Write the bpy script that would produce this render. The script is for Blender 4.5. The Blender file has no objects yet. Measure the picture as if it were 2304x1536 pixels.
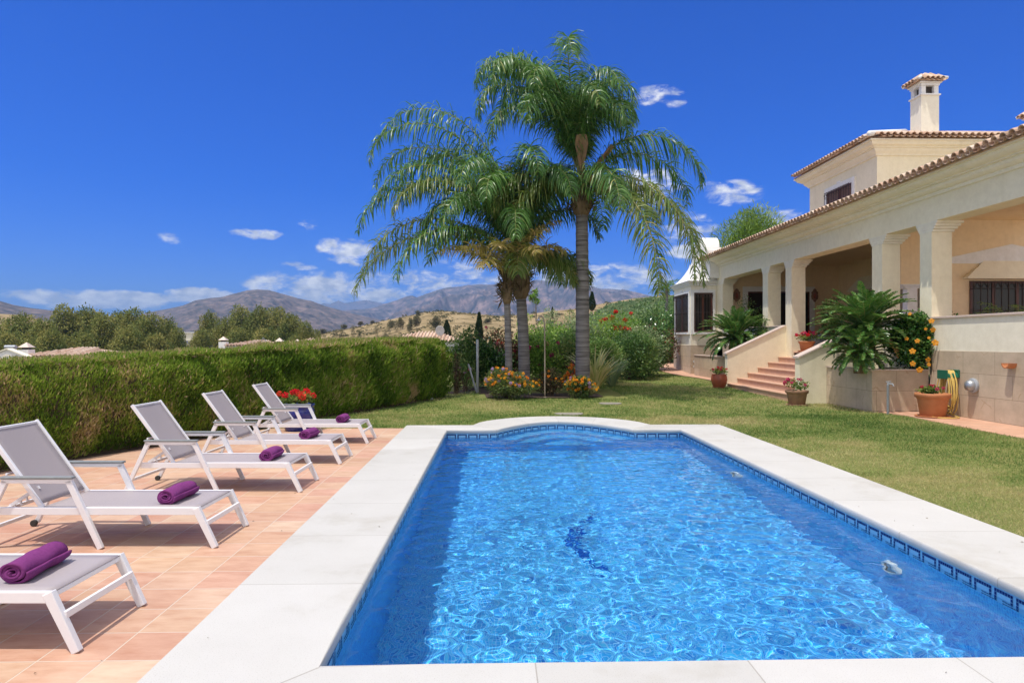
import bpy, math, random
import numpy as np
from mathutils import Vector, Matrix
from mathutils.geometry import tessellate_polygon

# ------------------------------------------------------------------ basics
random.seed(7)
RNG = np.random.default_rng(11)
SC = bpy.context.scene
COL = SC.collection
TH = math.atan(39 / 1536.0)
CT, ST = math.cos(TH), math.sin(TH)
EYE = 1.7
R = math.radians
SUN = Vector((0.28, 0.20, -1.0)).normalized()      # direction the light travels

def cw(xc, d, z=0.0):
    """metres right of the lens axis, metres ahead -> world"""
    return Vector((xc * CT + d * ST, d * CT - xc * ST, z))

def P(px, py, d):
    return cw((px - 1152) / 1536 * d, d, EYE + (768 - py) / 1536 * d)

def G(px, py, z=0.0):
    d = (EYE - z) * 1536 / (py - 768)
    return cw((px - 1152) / 1536 * d, d, z)

def ss(a, b, x):
    t = np.clip((x - a) / (b - a), 0, 1)
    return t * t * (3 - 2 * t)

def gz(y):
    return float(-0.03 + 0.14 * ss(18, 30, y) + 0.75 * ss(31, 43, y))

# value noise ----------------------------------------------------------
def _h(ix, iy, seed):
    v = np.sin(ix * 127.1 + iy * 311.7 + seed * 74.7) * 43758.5453
    return v - np.floor(v)

def vnoise(x, y, seed=0):
    x = np.asarray(x, float); y = np.asarray(y, float)
    ix, iy = np.floor(x), np.floor(y)
    fx, fy = x - ix, y - iy
    fx = fx * fx * (3 - 2 * fx); fy = fy * fy * (3 - 2 * fy)
    a = _h(ix, iy, seed); b = _h(ix + 1, iy, seed)
    c = _h(ix, iy + 1, seed); d = _h(ix + 1, iy + 1, seed)
    return a + (b - a) * fx + (c - a) * fy + (a - b - c + d) * fx * fy

def fbm(x, y, o=4, seed=0):
    s, a, t = 0, 1, 0
    for k in range(o):
        s = s + a * vnoise(np.asarray(x) * 2 ** k + 13.7 * k, np.asarray(y) * 2 ** k + 5.1 * k, seed + k); t += a; a *= .5
    return s / t

# ------------------------------------------------------------------ materials
def nm(name):
    m = bpy.data.materials.new(name); m.use_nodes = True
    nt = m.node_tree
    return m, nt, nt.nodes, nt.links, nt.nodes['Principled BSDF']

def ramp(nodes, cols, interp='LINEAR'):
    r = nodes.new('ShaderNodeValToRGB'); cr = r.color_ramp; cr.interpolation = interp
    n = len(cols)
    while len(cr.elements) < n: cr.elements.new(0.5)
    for i, c in enumerate(cols):
        if len(c) == 4: cr.elements[i].position = c[3]
        else: cr.elements[i].position = i / max(1, n - 1) if interp != 'CONSTANT' else i / n
        cr.elements[i].color = (*c[:3], 1)
    return r

def coords(nodes, links, kind, scale=(1, 1, 1), loc=(0, 0, 0)):
    tc = nodes.new('ShaderNodeTexCoord'); mp = nodes.new('ShaderNodeMapping')
    mp.inputs['Scale'].default_value = scale; mp.inputs['Location'].default_value = loc
    links.new(tc.outputs[kind], mp.inputs['Vector'])
    return mp.outputs['Vector']

def noise(nodes, links, vec, scale, detail=4, rough=.6):
    n = nodes.new('ShaderNodeTexNoise'); n.inputs['Scale'].default_value = scale
    n.inputs['Detail'].default_value = detail; n.inputs['Roughness'].default_value = rough
    if vec is not None: links.new(vec, n.inputs['Vector'])
    return n.outputs['Fac']

def mixc(nodes, links, fac, a, b, mode='MIX'):
    m = nodes.new('ShaderNodeMix'); m.data_type = 'RGBA'; m.blend_type = mode
    for sock, v in ((m.inputs['Factor'], fac), (m.inputs[6], a), (m.inputs[7], b)):
        if hasattr(v, 'links') or hasattr(v, 'is_linked'): links.new(v, sock)
        elif isinstance(v, (tuple, list)): sock.default_value = (*v[:3], 1)
        else: sock.default_value = v
    return m.outputs[2]

def mth(nodes, links, op, a, b=None, c=None):
    m = nodes.new('ShaderNodeMath'); m.operation = op
    for i, v in enumerate((a, b, c)):
        if v is None: continue
        if hasattr(v, 'is_linked'): links.new(v, m.inputs[i])
        else: m.inputs[i].default_value = v
    return m.outputs[0]

def bump(nodes, links, b, h, strength=.3, dist=.01):
    n = nodes.new('ShaderNodeBump'); n.inputs['Strength'].default_value = strength
    n.inputs['Distance'].default_value = dist
    links.new(h, n.inputs['Height']); links.new(n.outputs['Normal'], b.inputs['Normal'])

def mat(name, c1, c2=None, scale=3.0, rough=.6, bmp=None, kind='Object', spec=.4, metal=0, stretch=(1, 1, 1), detail=5):
    m, nt, N, L, b = nm(name)
    b.inputs['Roughness'].default_value = rough
    b.inputs['Metallic'].default_value = metal
    b.inputs['Specular IOR Level'].default_value = spec
    v = coords(N, L, kind, stretch)
    if c2 is None: c2 = tuple(x * .86 for x in c1)
    r = ramp(N, [(*c2, .3), (*c1, .7)])
    L.new(noise(N, L, v, scale, detail), r.inputs['Fac'])
    L.new(r.outputs['Color'], b.inputs['Base Color'])
    if bmp:
        bump(N, L, b, noise(N, L, v, bmp[0], 4), bmp[1], bmp[2])
    if 'plaster' in name:
        v2 = coords(N, L, kind, (2.2, 2.2, .22)); n2 = noise(N, L, v2, 1.0, 6, .65); r2 = ramp(N, [(.91, .90, .87, .28), (1, 1, 1, .45)]); L.new(n2, r2.inputs['Fac'])
        n3 = noise(N, L, v, 6, 5, .7); r3 = ramp(N, [(.93, .92, .90, .3), (1.03, 1.03, 1.03, .65)]); L.new(n3, r3.inputs['Fac'])
        c = mixc(N, L, .75, r.outputs['Color'], r2.outputs['Color'], 'MULTIPLY'); c = mixc(N, L, 1.0, c, r3.outputs['Color'], 'MULTIPLY'); L.new(c, b.inputs['Base Color'])
    return m

def leafmat(name, cols, rough=.5, trans=.3, spec=.3):
    m, nt, N, L, b = nm(name)
    at = N.new('ShaderNodeAttribute'); at.attribute_name = 'rnd'
    r = ramp(N, cols); L.new(at.outputs['Fac'], r.inputs['Fac'])
    L.new(r.outputs['Color'], b.inputs['Base Color'])
    b.inputs['Roughness'].default_value = rough; b.inputs['Specular IOR Level'].default_value = spec
    if trans:
        t = N.new('ShaderNodeBsdfTranslucent')
        hs = N.new('ShaderNodeHueSaturation'); hs.inputs['Value'].default_value = 1.5; hs.inputs['Hue'].default_value = .49
        L.new(r.outputs['Color'], hs.inputs['Color']); L.new(hs.outputs['Color'], t.inputs['Color'])
        mx = N.new('ShaderNodeMixShader'); mx.inputs[0].default_value = trans
        L.new(b.outputs[0], mx.inputs[1]); L.new(t.outputs[0], mx.inputs[2])
        L.new(mx.outputs[0], N['Material Output'].inputs['Surface'])
    return m

M = {}
M['white_metal'] = mat('white_powder_coat', (.78, .77, .78), (.74, .73, .75), 4, .38)
M['grey_pad'] = mat('grey_composite', (.24, .26, .265), (.19, .205, .21), 20, .6)
M['rubber'] = mat('dark_rubber', (.04, .038, .035), None, 20, .7)
M['plaster'] = mat('cream_plaster', (.88, .80, .60), (.83, .745, .54), .8, .85, (40, .25, .004))
M['plaster_light'] = mat('pale_plaster', (.87, .81, .66), (.82, .755, .60), .9, .8, (40, .2, .003))
M['bounce_tint_plaster'] = mat('bounce_tint_plaster', (.88, .70, .45), (.83, .64, .39), .8, .85, (40, .25, .004))  # porch plaster with the warm bounced light put into its base colour
M['white_plaster'] = mat('white_plaster', (.82, .81, .79), (.78, .77, .74), 1.5, .8, (30, .2, .004))
M['cap_stone'] = mat('pink_cap_stone', (.66, .53, .45), (.58, .47, .40), 5, .55, (60, .1, .002))
M['wood'] = mat('dark_red_wood', (.12, .035, .02), (.07, .022, .013), 8, .45, stretch=(1, 1, .2))
M['shutter'] = mat('brown_shutter', (.20, .11, .06), (.14, .075, .04), 6, .5, stretch=(6, 6, .3))
M['iron'] = mat('black_iron', (.03, .022, .018), (.05, .03, .02), 30, .5)
M['terracotta'] = mat('terracotta', (.50, .20, .085), (.42, .16, .065), 7, .7, (50, .15, .003))
M['terracotta_old'] = mat('weathered_terracotta', (.34, .19, .11), (.22, .13, .08), 9, .8, (50, .25, .004))
M['terracotta_red'] = mat('glazed_terracotta', (.34, .09, .045), (.26, .07, .035), 8, .35)
M['blue_glaze'] = mat('cobalt_glaze', (.012, .02, .16), (.02, .03, .25), 10, .12, spec=.6)
M['soil'] = mat('dark_soil', (.09, .06, .04), (.05, .033, .022), 15, .95, (40, .6, .02))
M['galv'] = mat('galvanised_steel', (.42, .44, .46), (.33, .35, .37), 12, .42, metal=.7)
M['grey_plastic'] = mat('grey_plastic', (.36, .38, .40), (.3, .32, .34), 10, .4)
M['white_plastic'] = mat('white_plastic', (.75, .80, .78), None, 10, .35)
M['green_plastic'] = mat('green_plastic', (.012, .13, .075), None, 10, .35)
M['hose'] = mat('yellow_hose', (.66, .47, .13), (.55, .38, .09), 15, .45)
M['dish'] = mat('dish_paint', (.62, .62, .60), None, 10, .5)
M['step_tile'] = mat('salmon_step_tile', (.62, .39, .27), (.53, .31, .21), 5, .6, (60, .12, .003))
M['palm_fibre'] = mat('palm_fibre', (.26, .18, .10), (.12, .08, .045), 6, .9, (30, .7, .03), stretch=(1, 1, .25))
M['spathe'] = mat('dry_spathe', (.36, .22, .12), (.2, .12, .07), 5, .7, stretch=(1, 1, .2))
M['trunk_bark'] = mat('pale_bark', (.36, .31, .25), (.18, .14, .1), 3, .9, (12, .5, .03), stretch=(1, 1, .3))
M['stem'] = mat('brown_stem', (.16, .11, .07), (.08, .055, .035), 12, .9)
M['petiole'] = mat('pale_petiole', (.40, .36, .13), (.28, .24, .09), 4, .5)
M['towel'] = mat('purple_towel', (.215, .048, .185), (.16, .033, .14), 60, .95, (900, .5, .003), spec=.1)
M['concrete_slab'] = mat('stepping_concrete', (.30, .28, .23), (.22, .20, .16), 8, .9, (40, .3, .01))

def sling():
    m, nt, N, L, b = nm('grey_sling_mesh')
    v = coords(N, L, 'UV', (1, 1, 1))
    w = N.new('ShaderNodeTexChecker'); w.inputs['Scale'].default_value = 260
    w.inputs['Color1'].default_value = (.40, .352, .360, 1); w.inputs["Color2"].default_value = (.33, .29, .297, 1)
    L.new(v, w.inputs['Vector']); L.new(w.outputs['Color'], b.inputs['Base Color'])
    b.inputs['Roughness'].default_value = .55; b.inputs['Specular IOR Level'].default_value = .35
    bump(N, L, b, w.outputs['Fac'], .2, .002)
    return m
M['sling'] = sling()

def trunkmat():
    m, nt, N, L, b = nm('ringed_palm_trunk')
    v = coords(N, L, 'Object', (.5, .5, 8.5))
    n = noise(N, L, v, 1.0, 6, .7)
    r = ramp(N, [(.045, .04, .038, .36), (.15, .135, .128, .46), (.30, .28, .27, .64)])
    L.new(n, r.inputs['Fac']); L.new(r.outputs['Color'], b.inputs['Base Color'])
    b.inputs['Roughness'].default_value = .85
    bump(N, L, b, n, .7, .04)
    return m
M['palm_trunk'] = trunkmat()

def stonemat():
    m, nt, N, L, b = nm('travertine_cladding')
    v = coords(N, L, 'UV')
    br = N.new('ShaderNodeTexBrick'); L.new(v, br.inputs['Vector'])
    br.inputs['Scale'].default_value = 1; br.inputs['Brick Width'].default_value = .98; br.inputs['Row Height'].default_value = .4935
    br.inputs['Mortar Size'].default_value = .004; br.inputs['Mortar Smooth'].default_value = .1
    br.inputs['Color1'].default_value = (.56, .46, .345, 1); br.inputs['Color2'].default_value = (.50, .395, .29, 1)
    br.inputs['Mortar'].default_value = (.24, .17, .12, 1); br.inputs['Bias'].default_value = .0
    n1 = noise(N, L, v, 2.2, 6, .65); r1 = ramp(N, [(.80, .78, .74, .3), (1.08, 1.06, 1.03, .62)]); L.new(n1, r1.inputs['Fac'])
    c = mixc(N, L, 1.0, br.outputs['Color'], r1.outputs['Color'], 'MULTIPLY')
    # brown veins
    wv = N.new('ShaderNodeTexVoronoi'); wv.feature = 'DISTANCE_TO_EDGE'; wv.inputs['Scale'].default_value = 1.1
    nn = N.new('ShaderNodeTexNoise'); nn.inputs['Scale'].default_value = 3; L.new(v, nn.inputs['Vector'])
    vv = mixc(N, L, .25, v, nn.outputs['Color']); L.new(vv, wv.inputs['Vector'])
    r2 = ramp(N, [(.62, .5, .38, 0), (1, 1, 1, .012)]); L.new(wv.outputs['Distance'], r2.inputs['Fac'])
    c = mixc(N, L, mth(N, L, 'MULTIPLY', mth(N, L, 'GREATER_THAN', n1, .55), .6), c, r2.outputs['Color'], 'MULTIPLY')
    L.new(c, b.inputs['Base Color']); b.inputs['Roughness'].default_value = .6
    bump(N, L, b, mth(N, L, 'ADD', mth(N, L, 'MULTIPLY', br.outputs['Fac'], -1.0), mth(N, L, 'MULTIPLY', n1, .4)), .35, .006)
    return m
M['stone'] = stonemat()

def tilemat():
    m, nt, N, L, b = nm('terracotta_paving')
    T = .355
    v = coords(N, L, 'UV', (1 / T, 1 / T, 1), (2.094 / T, -3.71 / T, 0))
    br = N.new('ShaderNodeTexBrick'); L.new(v, br.inputs['Vector'])
    br.offset = 0; br.inputs['Scale'].default_value = 1; br.inputs['Brick Width'].default_value = 1; br.inputs['Row Height'].default_value = 1
    br.inputs['Mortar Size'].default_value = .015; br.inputs['Mortar Smooth'].default_value = .4
    fl = N.new('ShaderNodeVectorMath'); fl.operation = 'FLOOR'; L.new(v, fl.inputs[0])
    wn = N.new('ShaderNodeTexWhiteNoise'); wn.noise_dimensions = '2D'; L.new(fl.outputs[0], wn.inputs['Vector'])
    r = ramp(N, [(.52, .315, .20), (.57, .375, .25), (.54, .305, .21), (.58, .405, .28), (.52, .28, .19), (.55, .345, .225)])
    L.new(wn.outputs['Value'], r.inputs['Fac'])
    # cloudy mottling stretched along the tile, shifted per tile
    ad = N.new('ShaderNodeVectorMath'); ad.operation = 'MULTIPLY_ADD'; ad.inputs[1].default_value = (1, 3.2, 1)
    L.new(v, ad.inputs[0]); L.new(wn.outputs['Color'], ad.inputs[2])
    n1 = noise(N, L, ad.outputs[0], 1.3, 6, .65)
    r1 = ramp(N, [(.86, .76, .70, .28), (1.0, 1.0, 1.0, .5), (1.12, 1.20, 1.24, .72)]); L.new(n1, r1.inputs['Fac'])
    c = mixc(N, L, 1.0, r.outputs['Color'], r1.outputs['Color'], 'MULTIPLY')
    big = noise(N, L, v, .25, 3); r3 = ramp(N, [(.9, .88, .86, .35), (1.06, 1.06, 1.05, .65)]); L.new(big, r3.inputs['Fac'])
    c = mixc(N, L, 1.0, c, r3.outputs['Color'], 'MULTIPLY')
    c = mixc(N, L, br.outputs['Fac'], c, (.60, .49, .39))
    L.new(c, b.inputs['Base Color']); b.inputs['Roughness'].default_value = .55
    bump(N, L, b, mth(N, L, 'ADD', mth(N, L, 'MULTIPLY', br.outputs['Fac'], -1.0), mth(N, L, 'MULTIPLY', n1, .5)), .6, .007)
    return m
M['paving'] = tilemat()

def pathmat():
    m, nt, N, L, b = nm('salmon_path_paving')
    v = coords(N, L, 'UV')
    br = N.new('ShaderNodeTexBrick'); L.new(v, br.inputs['Vector']); br.offset = 0
    br.inputs['Scale'].default_value = 1; br.inputs['Brick Width'].default_value = .4; br.inputs['Row Height'].default_value = .4
    br.inputs['Mortar Size'].default_value = .006
    br.inputs['Color1'].default_value = (.62, .37, .25, 1); br.inputs['Color2'].default_value = (.56, .32, .21, 1); br.inputs['Mortar'].default_value = (.48, .35, .27, 1)
    n1 = noise(N, L, v, 3, 5); r1 = ramp(N, [(.85, .82, .8, .3), (1.1, 1.1, 1.1, .7)]); L.new(n1, r1.inputs['Fac'])
    c = mixc(N, L, 1.0, br.outputs['Color'], r1.outputs['Color'], 'MULTIPLY')
    L.new(c, b.inputs['Base Color']); b.inputs['Roughness'].default_value = .6
    return m
M['path'] = pathmat()

def copingmat():
    m, nt, N, L, b = nm('white_cast_stone')
    v = coords(N, L, 'Object')
    uv = coords(N, L, 'UV')
    sx = N.new('ShaderNodeSeparateXYZ'); L.new(uv, sx.inputs[0])
    f = mth(N, L, 'FRACT', sx.outputs[0]); g = mth(N, L, 'ABSOLUTE', mth(N, L, 'SUBTRACT', f, .5))
    joint = mth(N, L, 'GREATER_THAN', g, .4968)
    n1 = noise(N, L, v, 1.4, 6, .65); r1 = ramp(N, [(.49, .478, .45, .25), (.54, .53, .505, .7)]); L.new(n1, r1.inputs['Fac'])
    n2 = noise(N, L, v, 150, 2, .5); r2 = ramp(N, [(.66, .63, .58, .27), (1, 1, 1, .42)]); L.new(n2, r2.inputs['Fac'])
    c = mixc(N, L, .8, r1.outputs['Color'], r2.outputs['Color'], 'MULTIPLY')
    n3 = noise(N, L, v, 9, 3, .7); r3 = ramp(N, [(.45, .40, .34, .2), (1, 1, 1, .27)]); L.new(n3, r3.inputs['Fac'])
    c = mixc(N, L, .6, c, r3.outputs['Color'], 'MULTIPLY')
    fl = mth(N, L, 'FLOOR', sx.outputs[0]); wn = N.new('ShaderNodeTexWhiteNoise'); wn.noise_dimensions = '1D'; L.new(fl, wn.inputs['W'])
    r4 = ramp(N, [(.93, .925, .91), (1.03, 1.025, 1.02)]); L.new(wn.outputs['Value'], r4.inputs['Fac']); c = mixc(N, L, 1.0, c, r4.outputs['Color'], 'MULTIPLY')
    n5 = noise(N, L, v, .7, 5, .7); r5 = ramp(N, [(.84, .81, .75, .30), (1, 1, 1, .46)]); L.new(n5, r5.inputs['Fac']); c = mixc(N, L, .7, c, r5.outputs['Color'], 'MULTIPLY')
    c = mixc(N, L, mth(N, L, 'MULTIPLY', joint, .6), c, (.22, .19, .15))
    L.new(c, b.inputs['Base Color']); b.inputs['Roughness'].default_value = .7
    bump(N, L, b, n2, .2, .002)
    return m
M['coping'] = copingmat()

def mosaic():
    m, nt, N, L, b = nm('blue_glass_mosaic')
    T = .026
    v = coords(N, L, 'UV', (1 / T, 1 / T, 1))
    br = N.new('ShaderNodeTexBrick'); br.offset = 0; L.new(v, br.inputs['Vector'])
    br.inputs['Scale'].default_value = 1; br.inputs['Brick Width'].default_value = 1; br.inputs['Row Height'].default_value = 1
    br.inputs['Mortar Size'].default_value = .075; br.inputs['Mortar Smooth'].default_value = .1
    fl = N.new('ShaderNodeVectorMath'); fl.operation = 'FLOOR'; L.new(v, fl.inputs[0])
    wn = N.new('ShaderNodeTexWhiteNoise'); wn.noise_dimensions = '2D'; L.new(fl.outputs[0], wn.inputs['Vector'])
    r = ramp(N, [(.014, .30, .72), (.032, .43, .82), (.008, .20, .64), (.075, .56, .86), (.016, .33, .76)])
    L.new(wn.outputs['Value'], r.inputs['Fac'])
    c = mixc(N, L, br.outputs['Fac'], r.outputs['Color'], (.26, .60, .88))
    L.new(c, b.inputs['Base Color']); b.inputs['Roughness'].default_value = .35
    return m
M['mosaic'] = mosaic()
M['band_tile'] = mat('pale_blue_mosaic', (.22, .50, .72), (.18, .44, .68), 60, .3)
M['figure_tile'] = mat('mid_blue_mosaic', (.008, .12, .55), (.006, .08, .45), 60, .25)
M['key_tile'] = mat('navy_mosaic', (.006, .012, .12), (.008, .02, .17), 60, .25)

def watermat():
    m, nt, N, L, b = nm('pool_water')
    N.remove(b)
    g = N.new('ShaderNodeBsdfRefraction'); g.inputs['IOR'].default_value = 1.33; g.inputs['Roughness'].default_value = 0
    g.inputs['Color'].default_value = (.94, .985, 1, 1)
    gl = N.new('ShaderNodeBsdfGlossy'); gl.inputs['Roughness'].default_value = 0.0
    fr = N.new('ShaderNodeFresnel'); fr.inputs['IOR'].default_value = 1.33
    mx = N.new('ShaderNodeMixShader'); L.new(fr.outputs[0], mx.inputs[0]); L.new(g.outputs[0], mx.inputs[1]); L.new(gl.outputs[0], mx.inputs[2])
    L.new(mx.outputs[0], N['Material Output'].inputs['Surface'])
    return m
M['water'] = watermat()

def glassmat():
    m, nt, N, L, b = nm('dark_window_glass')
    b.inputs['Base Color'].default_value = (.018, .015, .012, 1); b.inputs['Roughness'].default_value = .12
    b.inputs['Specular IOR Level'].default_value = .3
    return m
M['glass'] = glassmat()

def lawnmat():
    m, nt, N, L, b = nm('mown_lawn')
    v = coords(N, L, 'Object')
    n1 = noise(N, L, v, .55, 5, .6); n2 = noise(N, L, v, 28, 4, .75); n3 = noise(N, L, v, 4.0, 5, .7)
    a = ramp(N, [(.12, .165, .04, .25), (.22, .235, .075, .55), (.36, .28, .125, .8)]); L.new(mth(N, L, 'ADD', mth(N, L, 'MULTIPLY', n1, .55), mth(N, L, 'MULTIPLY', n3, .5)), a.inputs['Fac'])
    s = ramp(N, [(.45, .45, .42, .25), (1.0, 1.0, 1.0, .55), (1.45, 1.4, 1.3, .8)]); L.new(n2, s.inputs['Fac'])
    c = mixc(N, L, 1.0, a.outputs['Color'], s.outputs['Color'], 'MULTIPLY')
    L.new(c, b.inputs['Base Color']); b.inputs['Roughness'].default_value = .95; b.inputs['Specular IOR Level'].default_value = .1
    bump(N, L, b, n2, .8, .03)
    return m
M['lawn'] = lawnmat()

def rooftile():
    m, nt, N, L, b = nm('clay_barrel_tile')
    at = N.new('ShaderNodeAttribute'); at.attribute_name = 'rnd'
    r = ramp(N, [(.55, .38, .26), (.66, .50, .38), (.46, .28, .18), (.60, .44, .33), (.38, .25, .17), (.68, .55, .44)])
    L.new(at.outputs['Fac'], r.inputs['Fac'])
    v = coords(N, L, 'Object'); n1 = noise(N, L, v, 5, 5); r1 = ramp(N, [(.7, .68, .66, .3), (1.1, 1.1, 1.1, .65)]); L.new(n1, r1.inputs['Fac'])
    c = mixc(N, L, 1.0, r.outputs['Color'], r1.outputs['Color'], 'MULTIPLY')
    L.new(c, b.inputs['Base Color']); b.inputs['Roughness'].default_value = .85
    return m
M['roof_tile'] = rooftile()

def hillmat(name, cols, scale, stretch=(1, 1, 1), spots=None):
    m, nt, N, L, b = nm(name)
    v = coords(N, L, 'Object', stretch)
    n1 = noise(N, L, v, scale, 7, .65); r = ramp(N, cols); L.new(n1, r.inputs['Fac'])
    c = r.outputs['Color']
    if spots:
        vo = N.new('ShaderNodeTexVoronoi'); vo.inputs['Scale'].default_value = spots[1]; L.new(v, vo.inputs['Vector'])
        n2 = noise(N, L, v, spots[1] * .18, 3)
        f = mth(N, L, 'LESS_THAN', mth(N, L, 'ADD', vo.outputs['Distance'], mth(N, L, 'MULTIPLY', n2, .5)), spots[2])
        c = mixc(N, L, f, c, spots[0])
    L.new(c, b.inputs['Base Color']); b.inputs['Roughness'].default_value = 1; b.inputs['Specular IOR Level'].default_value = 0
    return m

# ------------------------------------------------------------------ mesh building
class MB:
    def __init__(s): s.v = []; s.f = []; s.r = []; s.uv = None; s.cr = 0.5
    def add(s, vs, fs, rnd=None):
        o = len(s.v); s.v += [tuple(p) for p in vs]; s.f += [tuple(i + o for i in f) for f in fs]
        s.r += [s.cr if rnd is None else rnd] * len(vs)
    def box(s, a, b):
        (x0, y0, z0), (x1, y1, z1) = a, b
        s.add([(x0, y0, z0), (x1, y0, z0), (x1, y1, z0), (x0, y1, z0), (x0, y0, z1), (x1, y0, z1), (x1, y1, z1), (x0, y1, z1)],
              [(0, 3, 2, 1), (4, 5, 6, 7), (0, 1, 5, 4), (1, 2, 6, 5), (2, 3, 7, 6), (3, 0, 4, 7)])
    def bar(s, p0, p1, w, h, side=(0, 1, 0), w1=None):
        """square bar; w measured along `side`, h across; w1 scales the far end's h"""
        p0, p1 = Vector(p0), Vector(p1); d = (p1 - p0).normalized()
        a = Vector(side); a = (a - d * a.dot(d)).normalized(); b = d.cross(a)
        h1 = h if w1 is None else w1
        vs = [p0 + a * (i * w / 2) + b * (j * h / 2) for i, j in ((-1, -1), (1, -1), (1, 1), (-1, 1))] + \
             [p1 + a * (i * w / 2) + b * (j * h1 / 2) for i, j in ((-1, -1), (1, -1), (1, 1), (-1, 1))]
        s.add(vs, [(0, 3, 2, 1), (4, 5, 6, 7), (0, 1, 5, 4), (1, 2, 6, 5), (2, 3, 7, 6), (3, 0, 4, 7)])
    def tube(s, pts, rad, n=8, caps=True):
        pts = [Vector(p) for p in pts]
        rs = rad if isinstance(rad, (list, tuple)) else [rad] * len(pts)
        up = Vector((0, 0, 1)); vs = []; fs = []
        a = None
        for i, p in enumerate(pts):
            t = (pts[min(i + 1, len(pts) - 1)] - pts[max(i - 1, 0)]).normalized()
            if a is None:
                ref = up if abs(t.z) < .9 else Vector((1, 0, 0)); a = ref.cross(t).normalized()
            a = (a - t * a.dot(t)).normalized(); b = t.cross(a)
            for k in range(n):
                an = 2 * math.pi * k / n; vs.append(p + (a * math.cos(an) + b * math.sin(an)) * rs[i])
        for i in range(len(pts) - 1):
            for k in range(n):
                fs.append((i * n + k, i * n + (k + 1) % n, (i + 1) * n + (k + 1) % n, (i + 1) * n + k))
        if caps:
            fs.append(tuple(range(n))[::-1]); fs.append(tuple((len(pts) - 1) * n + k for k in range(n)))
        s.add(vs, fs)
    def lathe(s, prof, c=(0, 0, 0), n=24):
        vs = []; fs = []
        for r, z in prof:
            for k in range(n):
                an = 2 * math.pi * k / n; vs.append((c[0] + r * math.cos(an), c[1] + r * math.sin(an), c[2] + z))
        for i in range(len(prof) - 1):
            for k in range(n):
                fs.append((i * n + k, i * n + (k + 1) % n, (i + 1) * n + (k + 1) % n, (i + 1) * n + k))
        if prof[0][0] > 1e-4: fs.append(tuple(range(n))[::-1])
        if prof[-1][0] > 1e-4: fs.append(tuple((len(prof) - 1) * n + k for k in range(n)))
        s.add(vs, fs)
    def prism(s, poly, axis, a, b):
        """polygon extruded along an axis: 'x' poly=(y,z), 'y' poly=(x,z), 'z' poly=(x,y)"""
        n = len(poly)
        mk = {'x': lambda p, t: (t, p[0], p[1]), 'y': lambda p, t: (p[0], t, p[1]), 'z': lambda p, t: (p[0], p[1], t)}[axis]
        vs = [mk(p, a) for p in poly] + [mk(p, b) for p in poly]
        fs = [(i, (i + 1) % n, n + (i + 1) % n, n + i) for i in range(n)]
        tri = tessellate_polygon([[Vector((p[0], p[1], 0)) for p in poly]])
        fs += [tuple(t) for t in tri] + [tuple(n + i for i in t[::-1]) for t in tri]
        s.add(vs, fs)
    def build(s, name, m, parent=None, world=True, smooth=False, bevel=0, fixn=True):
        off = Vector((0, 0, 0))
        if parent is not None and world:
            q = parent
            while q is not None: off += q.location; q = q.parent
        return mesh_np(name, np.array([[p[0] - off.x, p[1] - off.y, p[2] - off.z] for p in s.v]), s.f, m, parent, smooth, bevel,
                       rnd=np.array(s.r), uvoff=off, fixn=fixn)

def mesh_np(name, V, F, m, parent=None, smooth=False, bevel=0, rnd=None, uvoff=None, fixn=False, uv=None):
    me = bpy.data.meshes.new(name)
    if isinstance(F, np.ndarray):
        nf, k = F.shape
        me.vertices.add(len(V)); me.vertices.foreach_set('co', np.ascontiguousarray(V, dtype=np.float32).ravel())
        me.loops.add(nf * k); me.loops.foreach_set('vertex_index', F.astype(np.int32).ravel())
        me.polygons.add(nf); me.polygons.foreach_set('loop_start', np.arange(0, nf * k, k, dtype=np.int32))
        me.update(calc_edges=True)
    else:
        me.from_pydata([tuple(p) for p in V], [], F); me.update()
        if fixn:
            import bmesh
            bm = bmesh.new(); bm.from_mesh(me); bmesh.ops.recalc_face_normals(bm, faces=bm.faces); bm.to_mesh(me); bm.free()
    if smooth: me.polygons.foreach_set('use_smooth', [True] * len(me.polygons))
    if rnd is not None:
        a = me.attributes.new('rnd', 'FLOAT', 'POINT'); a.data.foreach_set('value', np.ascontiguousarray(rnd, dtype=np.float32))
    if uvoff is not None or uv is not None:
        lay = me.uv_layers.new(name='UVMap')
        nl = len(me.loops); li = np.zeros(nl, np.int32); me.loops.foreach_get('vertex_index', li)
        if uv is not None: u = np.asarray(uv, np.float32)[li]
        else:
            co = np.zeros(len(me.vertices) * 3, np.float32); me.vertices.foreach_get('co', co); co = co.reshape(-1, 3) + np.array(uvoff, np.float32)
            nr = np.zeros(len(me.polygons) * 3, np.float32); me.polygons.foreach_get('normal', nr); nr = np.abs(nr.reshape(-1, 3))
            tot = np.zeros(len(me.polygons), np.int32); me.polygons.foreach_get('loop_total', tot)
            ax = np.repeat(np.argmax(nr, 1), tot); c = co[li]
            u = np.where((ax == 2)[:, None], c[:, [0, 1]], np.where((ax == 0)[:, None], c[:, [1, 2]], c[:, [0, 2]]))
        lay.data.foreach_set('uv', np.ascontiguousarray(u, dtype=np.float32).ravel())
    me.materials.append(m)
    o = bpy.data.objects.new(name, me); COL.objects.link(o)
    if parent is not None: o.parent = parent
    if bevel:
        b = o.modifiers.new('Bevel', 'BEVEL'); b.width = bevel; b.segments = 2; b.limit_method = 'ANGLE'
    return o

def tag(o, label=None, cat=None, group=None, kind=None):
    if label: o['label'] = label
    if cat: o['category'] = cat
    if group: o['group'] = group
    if kind: o['kind'] = kind
    return o

def empty(name, loc, label, cat, group=None, rz=0):
    o = bpy.data.objects.new(name, None); COL.objects.link(o); o.location = loc; o.rotation_euler = (0, 0, rz)
    o.empty_display_size = .2
    return tag(o, label, cat, group)

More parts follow.
